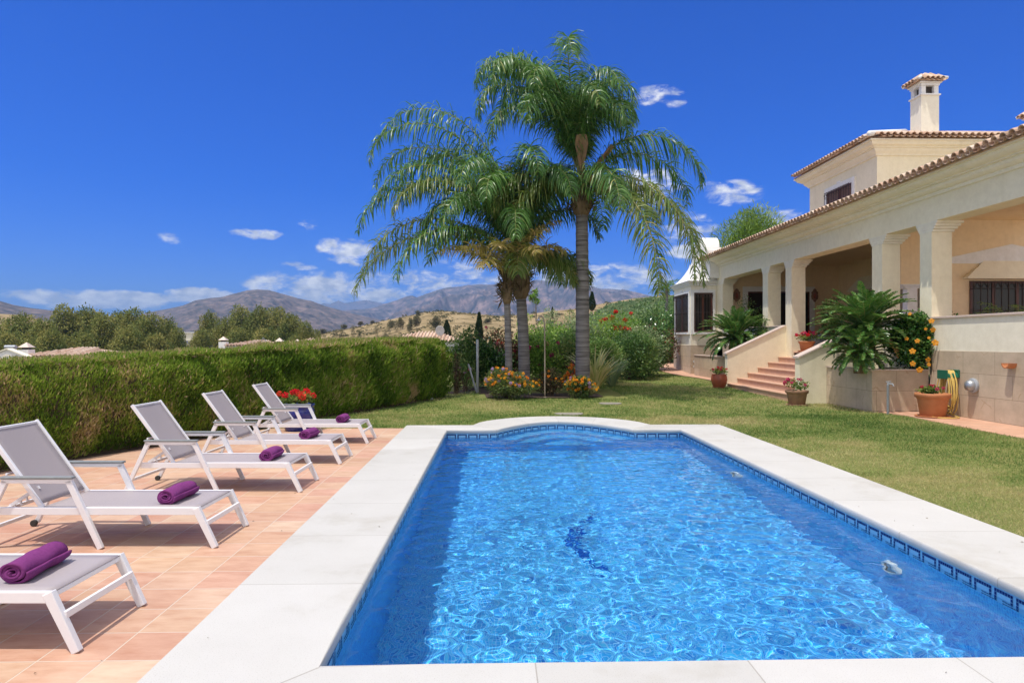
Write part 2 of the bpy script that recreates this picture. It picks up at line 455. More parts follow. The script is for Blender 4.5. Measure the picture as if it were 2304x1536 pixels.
def dup(o, parent=None):
    c = o.copy(); COL.objects.link(c)
    if parent is not None: c.parent = parent
    for ch in [x for x in bpy.data.objects if x.parent == o]: dup(ch, c)
    return c

# ------------------------------------------------------------------ foliage generators
def unit(v): return v / (np.linalg.norm(v, axis=1, keepdims=True) + 1e-9)

def leaves(base, direc, length, width, nrm=None, bend=.15, rng=RNG):
    """one bent lens-shaped leaf (two quads folded at the tip) for every base point; returns V, F"""
    n = len(base); d = unit(direc)
    r = unit(rng.normal(size=(n, 3))) if nrm is None else unit(nrm + rng.normal(size=(n, 3)) * .35)
    s = unit(np.cross(d, r)); up = np.cross(s, d)
    L = np.asarray(length).reshape(-1, 1) * np.ones((n, 1)); W = np.asarray(width).reshape(-1, 1) * np.ones((n, 1))
    mid = base + d * L * .5 + up * L * bend
    tip = base + d * L
    V = np.stack([base, mid + s * W * .5, tip, mid - s * W * .5], 1).reshape(-1, 3)
    F = np.arange(n * 4).reshape(-1, 4)
    return V, F

def clump_points(n, clumps, rng=RNG, shell=.55):
    """points in a set of ellipsoid clumps (cx,cy,cz,rx,ry,rz); denser toward their shells; returns pts, outward, clump id"""
    C = np.array(clumps, float); w = C[:, 3] * C[:, 4] + C[:, 4] * C[:, 5]; w = w / w.sum()
    k = rng.choice(len(C), n, p=w)
    u = unit(rng.normal(size=(n, 3))); rad = shell + (1 - shell) * rng.random((n, 1)) ** .6
    rad *= 1 + .12 * rng.normal(size=(n, 1))
    p = C[k, :3] + u * rad * C[k, 3:6]
    return p, u, k

def cluster(center, radii, k, frac=.45, rng=RNG, low=-.6):
    out = []
    while len(out) < k:
        u = rng.normal(size=3); u /= np.linalg.norm(u)
        q = u * (.35 + .5 * rng.random())
        if q[2] < low: continue
        f = frac * (.7 + .6 * rng.random())
        out.append((center[0] + q[0] * radii[0], center[1] + q[1] * radii[1], center[2] + q[2] * radii[2], radii[0] * f, radii[1] * f, radii[2] * f))
    return out

def foliage(name, m, n, clumps, L, W, parent=None, off=(0, 0, 0), upb=.2, rng=RNG, shell=.55, zmin=None, vary=.25, outb=.8):
    p, u, k = clump_points(n, clumps, rng, shell)
    if zmin is not None:
        keep = p[:, 2] > zmin; p, u, k = p[keep], u[keep], k[keep]; n = len(p)
    d = u * outb + rng.normal(size=(n, 3)) * .6 + np.array([0, 0, upb])
    l = L * (.6 + .8 * rng.random(n)); w = W * (.7 + .6 * rng.random(n))
    V, F = leaves(p, d, l, w, nrm=np.array([0, 0, 1.0]) + u * .5, rng=rng)
    ck = rng.random(len(clumps))
    r = np.clip(.5 + (ck[k] - .5) * .85 + rng.normal(size=n) * vary, 0, 1)
    return mesh_np(name, V - np.array(off), F, m, parent, rnd=np.repeat(r, 4))

def pinnate(L, e0, bend, npair, ll, lw, droop, plume, rng, petiole=.14, fwd=.45, stiff=False, power=1.3, rad=.03, bare=True, side=.0):
    """a feather leaf growing along +X from the origin; returns V, F(quads), rnd, rachis pts"""
    S = 22; s = np.linspace(0, 1, S)
    el = e0 - bend * s ** power
    ds = L / (S - 1)
    x = np.concatenate([[0], np.cumsum(np.cos(el[:-1]) * ds)]); z = np.concatenate([[0], np.cumsum(np.sin(el[:-1]) * ds)])
    y = side * L * s ** 2
    rp = np.stack([x, y, z], 1)
    tg = unit(np.gradient(rp, axis=0))
    n = npair * 2
    t = petiole + (1 - petiole) * (np.repeat(np.arange(npair), 2) + rng.random(n) * .8) / npair
    t = np.clip(t, 0, 1); sd = np.tile([1., -1.], npair)
    ix = t * (S - 1); i0 = np.clip(np.floor(ix).astype(int), 0, S - 2); f = (ix - i0)[:, None]
    b = rp[i0] * (1 - f) + rp[i0 + 1] * f; tt = unit(tg[i0] * (1 - f) + tg[i0 + 1] * f)
    lat = np.stack([-tt[:, 1], tt[:, 0], np.zeros(n)], 1); lat = unit(lat + 1e-6) * sd[:, None]
    upv = np.cross(tt, unit(np.cross(np.array([0, 0, 1.0]) + 1e-6, tt)))
    prof = np.clip(np.sin(np.pi * np.clip(.16 + .80 * (t - petiole) / (1 - petiole), 0, 1)), .12, 1) ** .7
    ln = (ll * prof * (.8 + .4 * rng.random(n)))[:, None]
    d = lat + tt * fwd + upv * (rng.normal(size=(n, 1)) * plume + (.25 if stiff else .1)) + rng.normal(size=(n, 3)) * .08
    d = unit(d)
    g = np.array([0, 0, -1.0])
    pts = [b]; cur = b; dd = d
    segs = 2 if stiff else 4
    for q in range(segs):
        cur = cur + dd * ln / segs
        pts.append(cur)
        dd = unit(dd + g * droop * (1.0 + .5 * rng.random((n, 1))))
    wv = unit(np.cross(d, upv + rng.normal(size=(n, 3)) * .5)) * lw * .5
    wprof = [.5, 1, .25] if stiff else [.6, 1, .95, .7, .1]
    rows = []
    for q, p in enumerate(pts): rows += [p + wv * wprof[q], p - wv * wprof[q]]
    V = np.stack(rows, 1).reshape(-1, 3); kk = 2 * len(pts)
    F = []
    o = (np.arange(n) * kk)[:, None]
    for q in range(segs): F.append(o + np.array([[2 * q, 2 * q + 1, 2 * q + 3, 2 * q + 2]]))
    F = np.concatenate(F, 0)
    r = np.repeat(np.clip(rng.normal(.5, .18, n), 0, .97), kk)
    # rachis: a 4-sided taper
    rr = rad * (1 - .85 * s)[:, None]
    nv = len(V)
    sdv = unit(np.stack([-tg[:, 1], tg[:, 0], np.zeros(S)], 1) + 1e-6); uv_ = np.cross(tg, sdv)
    ring = np.stack([rp + sdv * rr, rp + uv_ * rr, rp - sdv * rr, rp - uv_ * rr], 1).reshape(-1, 3)
    RF = []
    for i in range(S - 1):
        for k in range(4): RF.append((nv + i * 4 + k, nv + i * 4 + (k + 1) % 4, nv + (i + 1) * 4 + (k + 1) % 4, nv + (i + 1) * 4 + k))
    V = np.concatenate([V, ring]); F = np.concatenate([F, np.array(RF)]); r = np.concatenate([r, np.full(len(ring), 1.0)])
    return V, F, r, rp

def rotz(V, a):
    c, s = math.cos(a), math.sin(a); W = V.copy()
    W[:, 0] = V[:, 0] * c - V[:, 1] * s; W[:, 1] = V[:, 0] * s + V[:, 1] * c
    return W

# leaf materials: last ramp stop (1.0) is the rachis / odd leaf colour
M['lf_palm'] = leafmat('palm_leaflets', [(0.02, 0.066, 0.012), (0.042, 0.125, 0.02), (0.075, 0.185, 0.03), (0.14, 0.255, 0.05), (0.3, 0.3, 0.1)], .38, .25, .5)
M['lf_palm_old'] = leafmat('ageing_palm_leaflets', [(0.042, 0.095, 0.016), (0.085, 0.155, 0.026), (0.145, 0.215, 0.04), (0.25, 0.265, 0.07), (0.36, 0.32, 0.12)], .42, .3, .45)
M['lf_palm_yellow'] = leafmat('yellow_palm_leaflets', [(.16, .20, .035), (.28, .27, .05), (.36, .30, .08), (.40, .28, .12), (.42, .36, .15)], .45, .35, .4)
M['lf_cycad'] = leafmat('cycad_leaflets', [(0.028, 0.095, 0.018), (0.055, 0.16, 0.026), (0.085, 0.21, 0.036), (0.16, 0.27, 0.06), (0.36, 0.33, 0.11)], .28, .12, .6)
M['lf_cycad_dry'] = leafmat('dry_cycad_leaflets', [(.10, .13, .03), (.22, .17, .05), (.36, .22, .07), (.40, .24, .08), (.42, .28, .10)], .5, .2, .3)
M['lf_hibiscus'] = leafmat('glossy_hibiscus_leaves', [(0.022, 0.08, 0.016), (0.045, 0.14, 0.024), (0.085, 0.2, 0.036), (0.17, 0.29, 0.07)], .25, .15, .6)
M['lf_dark'] = leafmat('dark_shrub_leaves', [(0.042, 0.1, 0.025), (0.085, 0.18, 0.038), (0.14, 0.245, 0.056), (0.22, 0.28, 0.085)], .45, .25)
M['lf_bright'] = leafmat('bright_shrub_leaves', [(0.085, 0.2, 0.025), (0.15, 0.3, 0.04), (0.22, 0.38, 0.055), (0.3, 0.39, 0.08)], .45, .35)
M['lf_mid'] = leafmat('mid_green_leaves', [(0.075, 0.16, 0.033), (0.125, 0.245, 0.05), (0.19, 0.31, 0.07), (0.29, 0.31, 0.1)], .5, .3)
M['lf_grey'] = leafmat('greyish_green_leaves', [(0.1, 0.165, 0.075), (0.17, 0.255, 0.115), (0.23, 0.32, 0.15), (0.31, 0.34, 0.18)], .6, .3)
M['lf_red'] = leafmat('reddish_shrub_leaves', [(.05, .08, .025), (.10, .11, .035), (.20, .09, .05), (.28, .12, .07)], .5, .3)
M['lf_olive'] = leafmat('eucalyptus_leaves', [(0.085, 0.12, 0.03), (0.155, 0.185, 0.045), (0.245, 0.25, 0.065), (0.35, 0.31, 0.09)], .6, .25, .15)
M['lf_far'] = leafmat('far_tree_leaves', [(0.055, 0.07, 0.035), (0.1, 0.11, 0.048), (0.15, 0.145, 0.065), (0.2, 0.17, 0.09)], .7, .2, .1)
M['lf_cypress'] = leafmat('cypress_leaves', [(.014, .03, .014), (.028, .05, .02), (.045, .07, .028), (.06, .085, .035)], .6, .1, .1)
M['lf_pine'] = leafmat('pine_needles', [(0.075, 0.15, 0.024), (0.15, 0.25, 0.036), (0.24, 0.34, 0.055), (0.33, 0.4, 0.085)], .5, .3, .2)
M['lf_hedge'] = leafmat('hedge_sprays', [(0.05, 0.1, 0.012), (0.11, 0.2, 0.022), (0.18, 0.285, 0.034), (0.26, 0.335, 0.055), (0.37, 0.29, 0.12), (0.5, 0.39, 0.22)], .6, .42, .1)
M['lf_grass'] = leafmat('grass_blades', [(0.085, 0.16, 0.034), (0.15, 0.245, 0.055), (0.225, 0.3, 0.085), (0.36, 0.35, 0.14), (0.48, 0.42, 0.2)], .6, .3, .2)
M['lf_lantana'] = leafmat('lantana_leaves', [(0.06, 0.11, 0.03), (0.11, 0.17, 0.045), (0.18, 0.22, 0.07), (0.27, 0.25, 0.1)], .6, .3, .2)
M['lf_dry'] = leafmat('dry_twigs', [(.06, .045, .025), (.12, .09, .045), (.20, .14, .075), (.10, .12, .04)], .8, .15, .1)
M['lf_flax'] = leafmat('variegated_flax', [(0.34, 0.4, 0.11), (0.6, 0.58, 0.22), (0.76, 0.7, 0.34), (0.68, 0.55, 0.26)], .4, .25, .4)
M['lf_geranium'] = leafmat('geranium_leaves', [(.05, .10, .02), (.10, .17, .03), (.17, .24, .05), (.25, .28, .07)], .5, .35, .3)
def petal(name, c): return leafmat(name, [tuple(x * .75 for x in c), c, tuple(min(1, x * 1.25) for x in c)], .5, .35, .2)
M['fl_red'] = petal('red_petals', (.62, .03, .025)); M['fl_pink'] = petal('pink_petals', (.55, .06, .16))
M['fl_orange'] = petal('orange_petals', (.78, .34, .03)); M['fl_yellow'] = petal('golden_petals', (.80, .48, .04))
M['fl_magenta'] = petal('magenta_petals', (.45, .03, .16)); M['fl_lilac'] = petal('lilac_petals', (.50, .36, .55))
M['fl_crimson'] = petal('crimson_petals', (.52, .02, .06)); M['fl_coral'] = petal('coral_petals', (.62, .09, .04))
exec_sections = []

# ================================================================== POOL
XL, XR, YN, YF = -.92, 3.62, 3.63, 13.2
AC, AH = 1.37, 1.33                                   # centre and half chord of the rounded end
NA = 28
def arc_in(t): return (AC + AH * t, YF + 1.40 * (1 - abs(t) ** 1.84))
def arc_out(t): return (AC + 1.82 * t, 13.92 + 1.60 * (1 - t * t) ** .62)
INN, OUT, UU = [], [], []
def seg(a, b, c, d, n, u0, slabs, lock=None):
    for i in range(n):
        f = i / n
        INN.append((a[0] + (b[0] - a[0]) * f, a[1] + (b[1] - a[1]) * f)); q = [c[0] + (d[0] - c[0]) * f, c[1] + (d[1] - c[1]) * f]
        if lock is not None and i > 0: q[lock] = INN[-1][lock]
        OUT.append(tuple(q)); UU.append(u0 + slabs * f)
seg((XL, YN), (XR, YN), (-1.79, 2.62), (4.61, 2.62), 8, 0, 4, 0)
seg((XR, YN), (XR, YF), (4.61, 2.62), (4.61, 13.92), 16, 4, 8, 1)
seg((XR, YF), (AC + AH, YF), (4.61, 13.92), (AC + 1.82, 13.92), 2, 12, 1)
for i in range(NA):
    t = 1 - 2 * i / NA; INN.append(arc_in(t)); OUT.append(arc_out(t)); UU.append(13 + 4 * i / NA)
seg((AC - AH, YF), (XL, YF), (AC - 1.82, 13.92), (-1.79, 13.92), 2, 17, 1)
seg((XL, YF), (XL, YN), (-1.79, 13.92), (-1.79, 2.62), 16, 18, 8, 1)
INN.append(INN[0]); OUT.append(OUT[0]); UU.append(26)
NI = len(INN)
def offset(pts, w):
    """push a closed counter-clockwise outline outward by w"""
    o = []; n = len(pts) - 1
    for i in range(n):
        p = Vector(pts[i]); a = Vector(pts[i - 1]); b = Vector(pts[(i + 1) % n])
        n1 = (p - a).normalized(); n2 = (b - p).normalized()
        n1 = Vector((n1.y, -n1.x)); n2 = Vector((n2.y, -n2.x)); m = (n1 + n2).normalized()
        o.append(tuple(p + m * (w / max(.35, m.dot(n1)))))
    return o + [o[0]]
prof = [(OUT, -.09), (OUT, -.008), (offset(OUT, -.008), 0), (offset(INN, .016), 0), (offset(INN, .005), -.005), (INN, -.018), (INN, -.066), (offset(INN, .012), -.075), (offset(INN, .06), -.075)]
V, F, UV = [], [], []
for k, (pl, z) in enumerate(prof):
    for i, p in enumerate(pl): V.append((p[0], p[1], z)); UV.append((UU[i], k * .1))
for k in range(len(prof) - 1):
    for i in range(NI - 1):
        F.append((k * NI + i, k * NI + i + 1, (k + 1) * NI + i + 1, (k + 1) * NI + i))
o = mesh_np('pool_coping', np.array(V), F, M['coping'], uv=np.array(UV)); tag(o, kind='structure')
for i, pl in enumerate(o.data.polygons):
    if 3 <= i // (NI - 1) <= 6: pl.use_smooth = True

FZ = -1.66
BW = offset(INN, .028)
basin = MB(); uvs = []
ar = [0]
for i in range(1, NI): ar.append(ar[-1] + (Vector(BW[i]) - Vector(BW[i - 1])).length)
zs = [-.07, -.11, -.24, FZ]
Vb = []; Fb = []; Ub = []
for z in (-.26, FZ):
    for i, p in enumerate(BW): Vb.append((p[0], p[1], z)); Ub.append((ar[i], z))
for i in range(NI - 1): Fb.append((i, i + 1, NI + i + 1, NI + i))
nb = len(Vb)
for p in BW[:-1]: Vb.append((p[0], p[1], FZ)); Ub.append((p[0], p[1]))
tri = tessellate_polygon([[Vector((p[0], p[1], 0)) for p in BW[:-1]]])
Fb += [tuple(nb + i for i in t) for t in tri]
def stepring(s_out, s_in, ztop):
    n = 20
    a = []
    for i in range(n + 1):
        t = 1 - 2 * i / n; p = arc_in(t); a.append((AC + (p[0] - AC) * s_out, YF + (p[1] - YF) * s_out + .02))
    if s_in > 0:
        for i in range(n + 1):
            t = -1 + 2 * i / n; p = arc_in(t); a.append((AC + (p[0] - AC) * s_in, YF + (p[1] - YF) * s_in + .02))
    b = len(Vb)
    for p in a: Vb.append((p[0], p[1], ztop)); Ub.append((p[0], p[1]))
    for tr in tessellate_polygon([[Vector((p[0], p[1], 0)) for p in a]]): Fb.append(tuple(b + i for i in tr))
    c = len(Vb); acc = 0
    for i, p in enumerate(a + [a[0]]):
        if i: acc += (Vector(p) - Vector((a + [a[0]])[i - 1])).length
        Vb.extend([(p[0], p[1], ztop), (p[0], p[1], FZ)]); Ub.extend([(acc, ztop), (acc, FZ)])
    for i in range(len(a)): Fb.append((c + 2 * i, c + 2 * i + 2, c + 2 * i + 3, c + 2 * i + 1))
stepring(1.018, .72, -.42); stepring(.72, .44, -.74); stepring(.44, 0, -1.06)
basin_o = tag(mesh_np('pool_basin', np.array(Vb), Fb, M['mosaic'], uv=np.array(Ub), fixn=False), kind='structure')
# pale band at the waterline and the navy Greek key set into it
Vt = []; Ft = []
for z in (-.07, -.26):
    for p in BW: Vt.append((p[0], p[1], z))
for i in range(NI - 1): Ft.append((i, i + 1, NI + i + 1, NI + i))
mesh_np('waterline_band', np.array(Vt), Ft, M['band_tile'], basin_o)
KEY = ["11111110", "10000010", "10000010", "11110010", "00000010", "11110011"]
T = .0262
K = MB(); inn2 = offset(INN, .025)
tot = ar[-1]; u = .02
def along(s):
    i = max(0, min(NI - 2, int(np.searchsorted(ar, s, 'right')) - 1))
    f = (s - ar[i]) / (ar[i + 1] - ar[i]); a = Vector(inn2[i]); b = Vector(inn2[i + 1]); return a + (b - a) * f
col = 0
while u + T < tot:
    for r_, row in enumerate(KEY):
        if row[col % 8] == '1':
            a = along(u + .0018); b = along(u + T - .0018); z1 = -.092 - r_ * T; z0 = z1 - T + .0036
            K.add([(a.x, a.y, z0), (b.x, b.y, z0), (b.x, b.y, z1), (a.x, a.y, z1)], [(0, 1, 2, 3)])
    u += T; col += 1
K.build('greek_key_tiles', M['key_tile'], basin_o, fixn=False)
# dark curved mosaic figure on the floor
D = MB()
for i in range(60):
    for j in range(80):
        x, y = .55 + i * .026, 6.9 + j * .026
        t = (y - 7.95) / 1.0
        cx = 1.28 - .38 * math.cos(t * 1.5) + .12 * t; wd = .17 * max(0, 1 - abs(t) ** 1.6) + (.10 if t < -.78 else 0)
        if abs(t) < 1 and abs(x - cx) < wd * .55 and _h(i * 1.0, j * 1.0, 3) > .30: D.add([(x + .001, y + .001, FZ + .004), (x + .025, y + .001, FZ + .004), (x + .025, y + .025, FZ + .004), (x + .001, y + .025, FZ + .004)], [(0, 1, 2, 3)])
D.build('floor_mosaic_figure', M['figure_tile'], basin_o, fixn=False)

# water: a real rippled surface
ZW = -.152
def water_h(X, Y):
    rng = np.random.default_rng(5); h = 0
    for lam, amp, n in ((.55, .0017, 5), (.30, .00125, 9), (.18, .00085, 14), (.115, .00046, 16)):
        for _ in range(n):
            a = rng.random() * 2 * math.pi; k = 2 * math.pi / (lam * (.75 + .5 * rng.random()))
            h = h + amp * math.sqrt(2 / n) * np.sin(k * (X * math.cos(a) + Y * math.sin(a)) + rng.random() * 6.28)
    return h
gx = np.arange(XL - .06, XR + .07, .019); gy = np.arange(YN - .06, YF + 1.5, .019)
X, Y = np.meshgrid(gx, gy); Wx = X + .03 * (fbm(X * 2, Y * 2, 2, 3) - .5); Wy = Y + .03 * (fbm(X * 2, Y * 2, 2, 8) - .5)
mod = .45 + 1.0 * fbm(X * .7, Y * .7, 3, 2)
H = ZW + water_h(Wx, Wy) * mod
nx, ny = len(gx), len(gy)
idx = np.arange(nx * ny).reshape(ny, nx)
Fw = np.stack([idx[:-1, :-1], idx[:-1, 1:], idx[1:, 1:], idx[1:, :-1]], -1).reshape(-1, 4)
water = tag(mesh_np('pool_water', np.stack([X, Y, H], -1).reshape(-1, 3), Fw, M['water'], smooth=True), kind='structure')
water.cycles.is_caustics_caster = True
for ob in [basin_o] + [c for c in bpy.data.objects if c.parent == basin_o]: ob.cycles.is_caustics_receiver = True

# underwater lights on the house-side wall
def pool_light(y, label):
    e = empty('pool_light', (XR + .026, y, -.85), label, 'pool light', 'lights under the water in the pool wall')
    m = MB(); n = 20
    pr = [(.155, 0), (.155, .03), (.14, .055), (.105, .06), (.095, .045)]
    vs = []
    for r, t in pr:
        for k in range(n):
            an = 2 * math.pi * k / n; vs.append((XR + .026 - t, y + r * math.cos(an), -.85 + r * math.sin(an)))
    fs = [(i * n + k, i * n + (k + 1) % n, (i + 1) * n + (k + 1) % n, (i + 1) * n + k) for i in range(len(pr) - 1) for k in range(n)]
    m.add(vs, fs); m.build('surround_ring', M['white_plastic'], e, smooth=True).cycles.is_caustics_receiver = True
    g = MB(); vs = [(XR - .005, y + .096 * math.cos(2 * math.pi * k / n), -.85 + .096 * math.sin(2 * math.pi * k / n)) for k in range(n)] + [(XR - .025, y, -.85)]
    g.add(vs, [(k, (k + 1) % n, n) for k in range(n)]); g.build('lens', M['galv'], e, smooth=True)
pool_light(6.15, 'round white underwater lamp in the pool wall nearer the front edge')
pool_light(10.15, 'round white underwater lamp in the pool wall nearer the curved steps')

# ================================================================== GROUND
mid = [((a[0] + b[0]) / 2, (a[1] + b[1]) / 2) for a, b in zip(INN, OUT)][:-1]
outer = [(-14, -4), (30, -4), (30, 17), (-14, 17)]
allp = outer + mid
tri = tessellate_polygon([[Vector((p[0], p[1], 0)) for p in outer], [Vector((p[0], p[1], 0)) for p in mid]])
Vg = [(p[0], p[1], -.03) for p in allp]; Fg = [tuple(t) for t in tri]
yy = np.arange(17, 52.1, 1.0); xx = [-14, 0, 15, 30]
for y in yy:
    for x in xx: Vg.append((x, y, gz(y)))
b0 = len(allp)
for j in range(len(yy) - 1):
    for i in range(3): Fg.append((b0 + j * 4 + i, b0 + j * 4 + i + 1, b0 + (j + 1) * 4 + i + 1, b0 + (j + 1) * 4 + i))
lawn = tag(mesh_np('lawn', np.array(Vg), Fg, M['lawn'], fixn=True), kind='structure')
for p in lawn.data.polygons:
    pass

def sheet(name, pts, z, m, kind='structure', th=.0):
    mb = MB()
    if th: mb.prism(pts, 'z', z - th, z)
    else:
        mb.add([(p[0], p[1], z) for p in pts], [tuple(t) for t in tessellate_polygon([[Vector((p[0], p[1], 0)) for p in pts]])])
    return tag(mb.build(name, m), kind=kind)
def xy(v): return (v.x, v.y)
sheet('terrace_paving', [(-1.785, -3), (-1.785, 13.5), xy(cw(-4.75, 13.5)), xy(cw(-6.25, 10)), xy(cw(-9.6, 2)), xy(cw(-11.7, -3))], -.008, M['paving'], th=.05)
sheet('house_path', [(9.36, 4), (10.75, 4), (10.75, 16.45), (9.3, 16.45), (9.55, 15.6), (9.42, 14.2), (9.36, 12)], -.012, M['path'], th=.05)
mb = MB(); yp = np.arange(24.2, 38.1, 1.0)
vs = []; 
for y in yp: vs += [(8.55 + .25 * math.sin(y * .5), y, gz(y) + .025), (10.9, y, gz(y) + .025)]
mb.add(vs, [(2 * i, 2 * i + 1, 2 * i + 3, 2 * i + 2) for i in range(len(yp) - 1)])
tag(mb.build('bay_path', M['path']), kind='structure')

# hedge line in lens coordinates: front foot
def hx(d): return -6.40 + .40 * (d - 10.4)
bed = [xy(cw(hx(d) + .25, d)) for d in (2, 6, 10, 14, 18, 21.3)] + [xy(cw(hx(21.6) - 2, 22.5))] + [xy(cw(hx(d) - 2.2, d)) for d in (14, 6, 2)]
sheet('hedge_bed', bed, -.018, M['soil'])
sheet('palm_bed', [(-.25, 20.6), (.6, 20.25), (1.6, 20.5), (2.6, 20.4), (3.35, 20.9), (3.3, 23.0), (1.5, 24.4), (-.4, 23.4)], .012, M['soil'])
mb = MB(); ys = np.arange(22.0, 44, 1.0); vs = []
for y in ys:
    xl = -1.9 + (y - 22) * .52; vs += [(xl, y, gz(y) + .012), (xl + 1.6 + .15 * math.sin(y), y, gz(y) + .012)]
mb.add(vs, [(2 * i, 2 * i + 1, 2 * i + 3, 2 * i + 2) for i in range(len(ys) - 1)])
tag(mb.build('shrub_bed', M['soil']), kind='structure')

# grass blades
def grass():
    rng = np.random.default_rng(3)
    P_ = []
    for d0, d1, dens in ((2.0, 4.5, 2200), (4.5, 9, 2600), (9, 16, 1200), (16, 26, 420), (26, 45, 130)):
        x0, x1 = -.35 * d0 - 3, 1.25 * d1
        n = int((x1 - x0) * (d1 - d0) * dens); xc = x0 + (x1 - x0) * rng.random(n); d = d0 + (d1 - d0) * rng.random(n)
        x = xc * CT + d * ST; y = d * CT - xc * ST
        k = (xc / d < 1.25) & (xc / d > -.80)
        k &= ~((x > -1.80) & (x < 4.607) & (y < 13.92))
        bump_ = np.where(np.abs((x - AC) / 1.84) < 1, 13.93 + 1.62 * np.clip(1 - ((x - AC) / 1.84) ** 2, 0, 1) ** .62, 0)
        k &= ~((y < bump_) & (y > 13.5))
        k &= ~((x < -1.7) & (y < 13.52))
        k &= (xc > -6.40 + .40 * (d - 10.4) + .2) | (d > 21.5)
        k &= ~((x > 9.33) & (y < 18.8)) & ~((x > 8.4) & (y > 18.6))
        k &= ~((x > -.5) & (x < 4.0) & (y > 20.3) & (y < 23.5))
        k &= (x > -1.2 + (y - 22) * .52) | (y < 21.8)
        for sx_, sy_ in ((1281, 929), (1373, 906)):
            c_ = G(sx_, sy_); k &= ((x - c_.x) / .42) ** 2 + ((y - c_.y) / .42) ** 2 > 1
        P_.append(np.stack([x[k], y[k], d[k]], 1))
    P_ = np.concatenate(P_); n = len(P_)
    zz = -.03 + .14 * ss(18, 30, P_[:, 1]) + .75 * ss(31, 43, P_[:, 1])
    base = np.stack([P_[:, 0], P_[:, 1], zz], 1)
    sc = np.clip(P_[:, 2] / 9, .8, 3.2)
    dirv = np.stack([rng.normal(size=n) * .75, rng.normal(size=n) * .75, np.ones(n)], 1)
    ln = (.030 + .024 * rng.random(n)) * np.clip(sc, .9, 1.5)
    V, F = leaves(base, dirv, ln, .0055 * sc, rng=rng)
    pn = fbm(P_[:, 0] * .55, P_[:, 1] * .55, 4, 4); p2 = fbm(P_[:, 0] * 3, P_[:, 1] * 3, 3, 9)
    r = np.clip((pn - .5) * 2.0 + (p2 - .5) * 1.0 + .46 + rng.normal(size=n) * .22 + .10 * (P_[:, 1] < 19) , 0, 1)
    tag(mesh_np('grass', V, F, M['lf_grass'], rnd=np.repeat(r, 4)), 'short mown turf with straw coloured patches', 'grass', kind='stuff')
grass()

# a few dry leaves blown onto the paving
def litter():
    rng = np.random.default_rng(77); pts = []
    while len(pts) < 90:
        x, y = rng.uniform(-4.5, 4.6), rng.uniform(2.9, 13.8)
        if x < -.98 and not (-1.82 < x < -1.76): pts.append((x, y, .004 if x > -1.79 else -.003))
        elif x > 3.7: pts.append((x, y, .004))
        elif y < 3.55: pts.append((x, y, .004))
    b = np.array(pts); n = len(b); d = np.stack([rng.normal(size=n), rng.normal(size=n), np.abs(rng.normal(size=n)) * .15], 1)
    V, F = leaves(b, d, .012 + .022 * rng.random(n) ** 2, .004 + .007 * rng.random(n), nrm=np.array([0, 0, 1.0]) * np.ones((n, 1)), rng=rng)
    tag(mesh_np('leaf_litter', V, F, M['lf_dry'], rnd=np.repeat(rng.random(n), 4)), 'tiny dry leaves blown over the terrace and the coping', 'leaf litter', kind='stuff')
litter()
# worn slabs let into the lawn
for i, (px, py, w, dp, lb) in enumerate(((1281, 929, .66, .45, 'flat grey slab in the lawn just behind the rounded pool end'), (1373, 906, .6, .5, 'flat grey slab in the lawn in front of the tall palm'))):
    c = G(px, py); mb = MB(); pts = []
    for k in range(14):
        an = 2 * math.pi * k / 14; rr = (abs(math.cos(an)) ** 4 + abs(math.sin(an)) ** 4) ** -.25 * (1 + .07 * math.sin(3 * an + i))
        pts.append((c.x + rr * w * .5 * math.cos(an), c.y + rr * dp * .5 * math.sin(an)))
    mb.prism(pts, 'z', gz(c.y) - .04, gz(c.y) + .022); tag(mb.build('stepping_stone', M['concrete_slab'], bevel=.008), lb, 'stepping stone', 'slabs in the lawn')

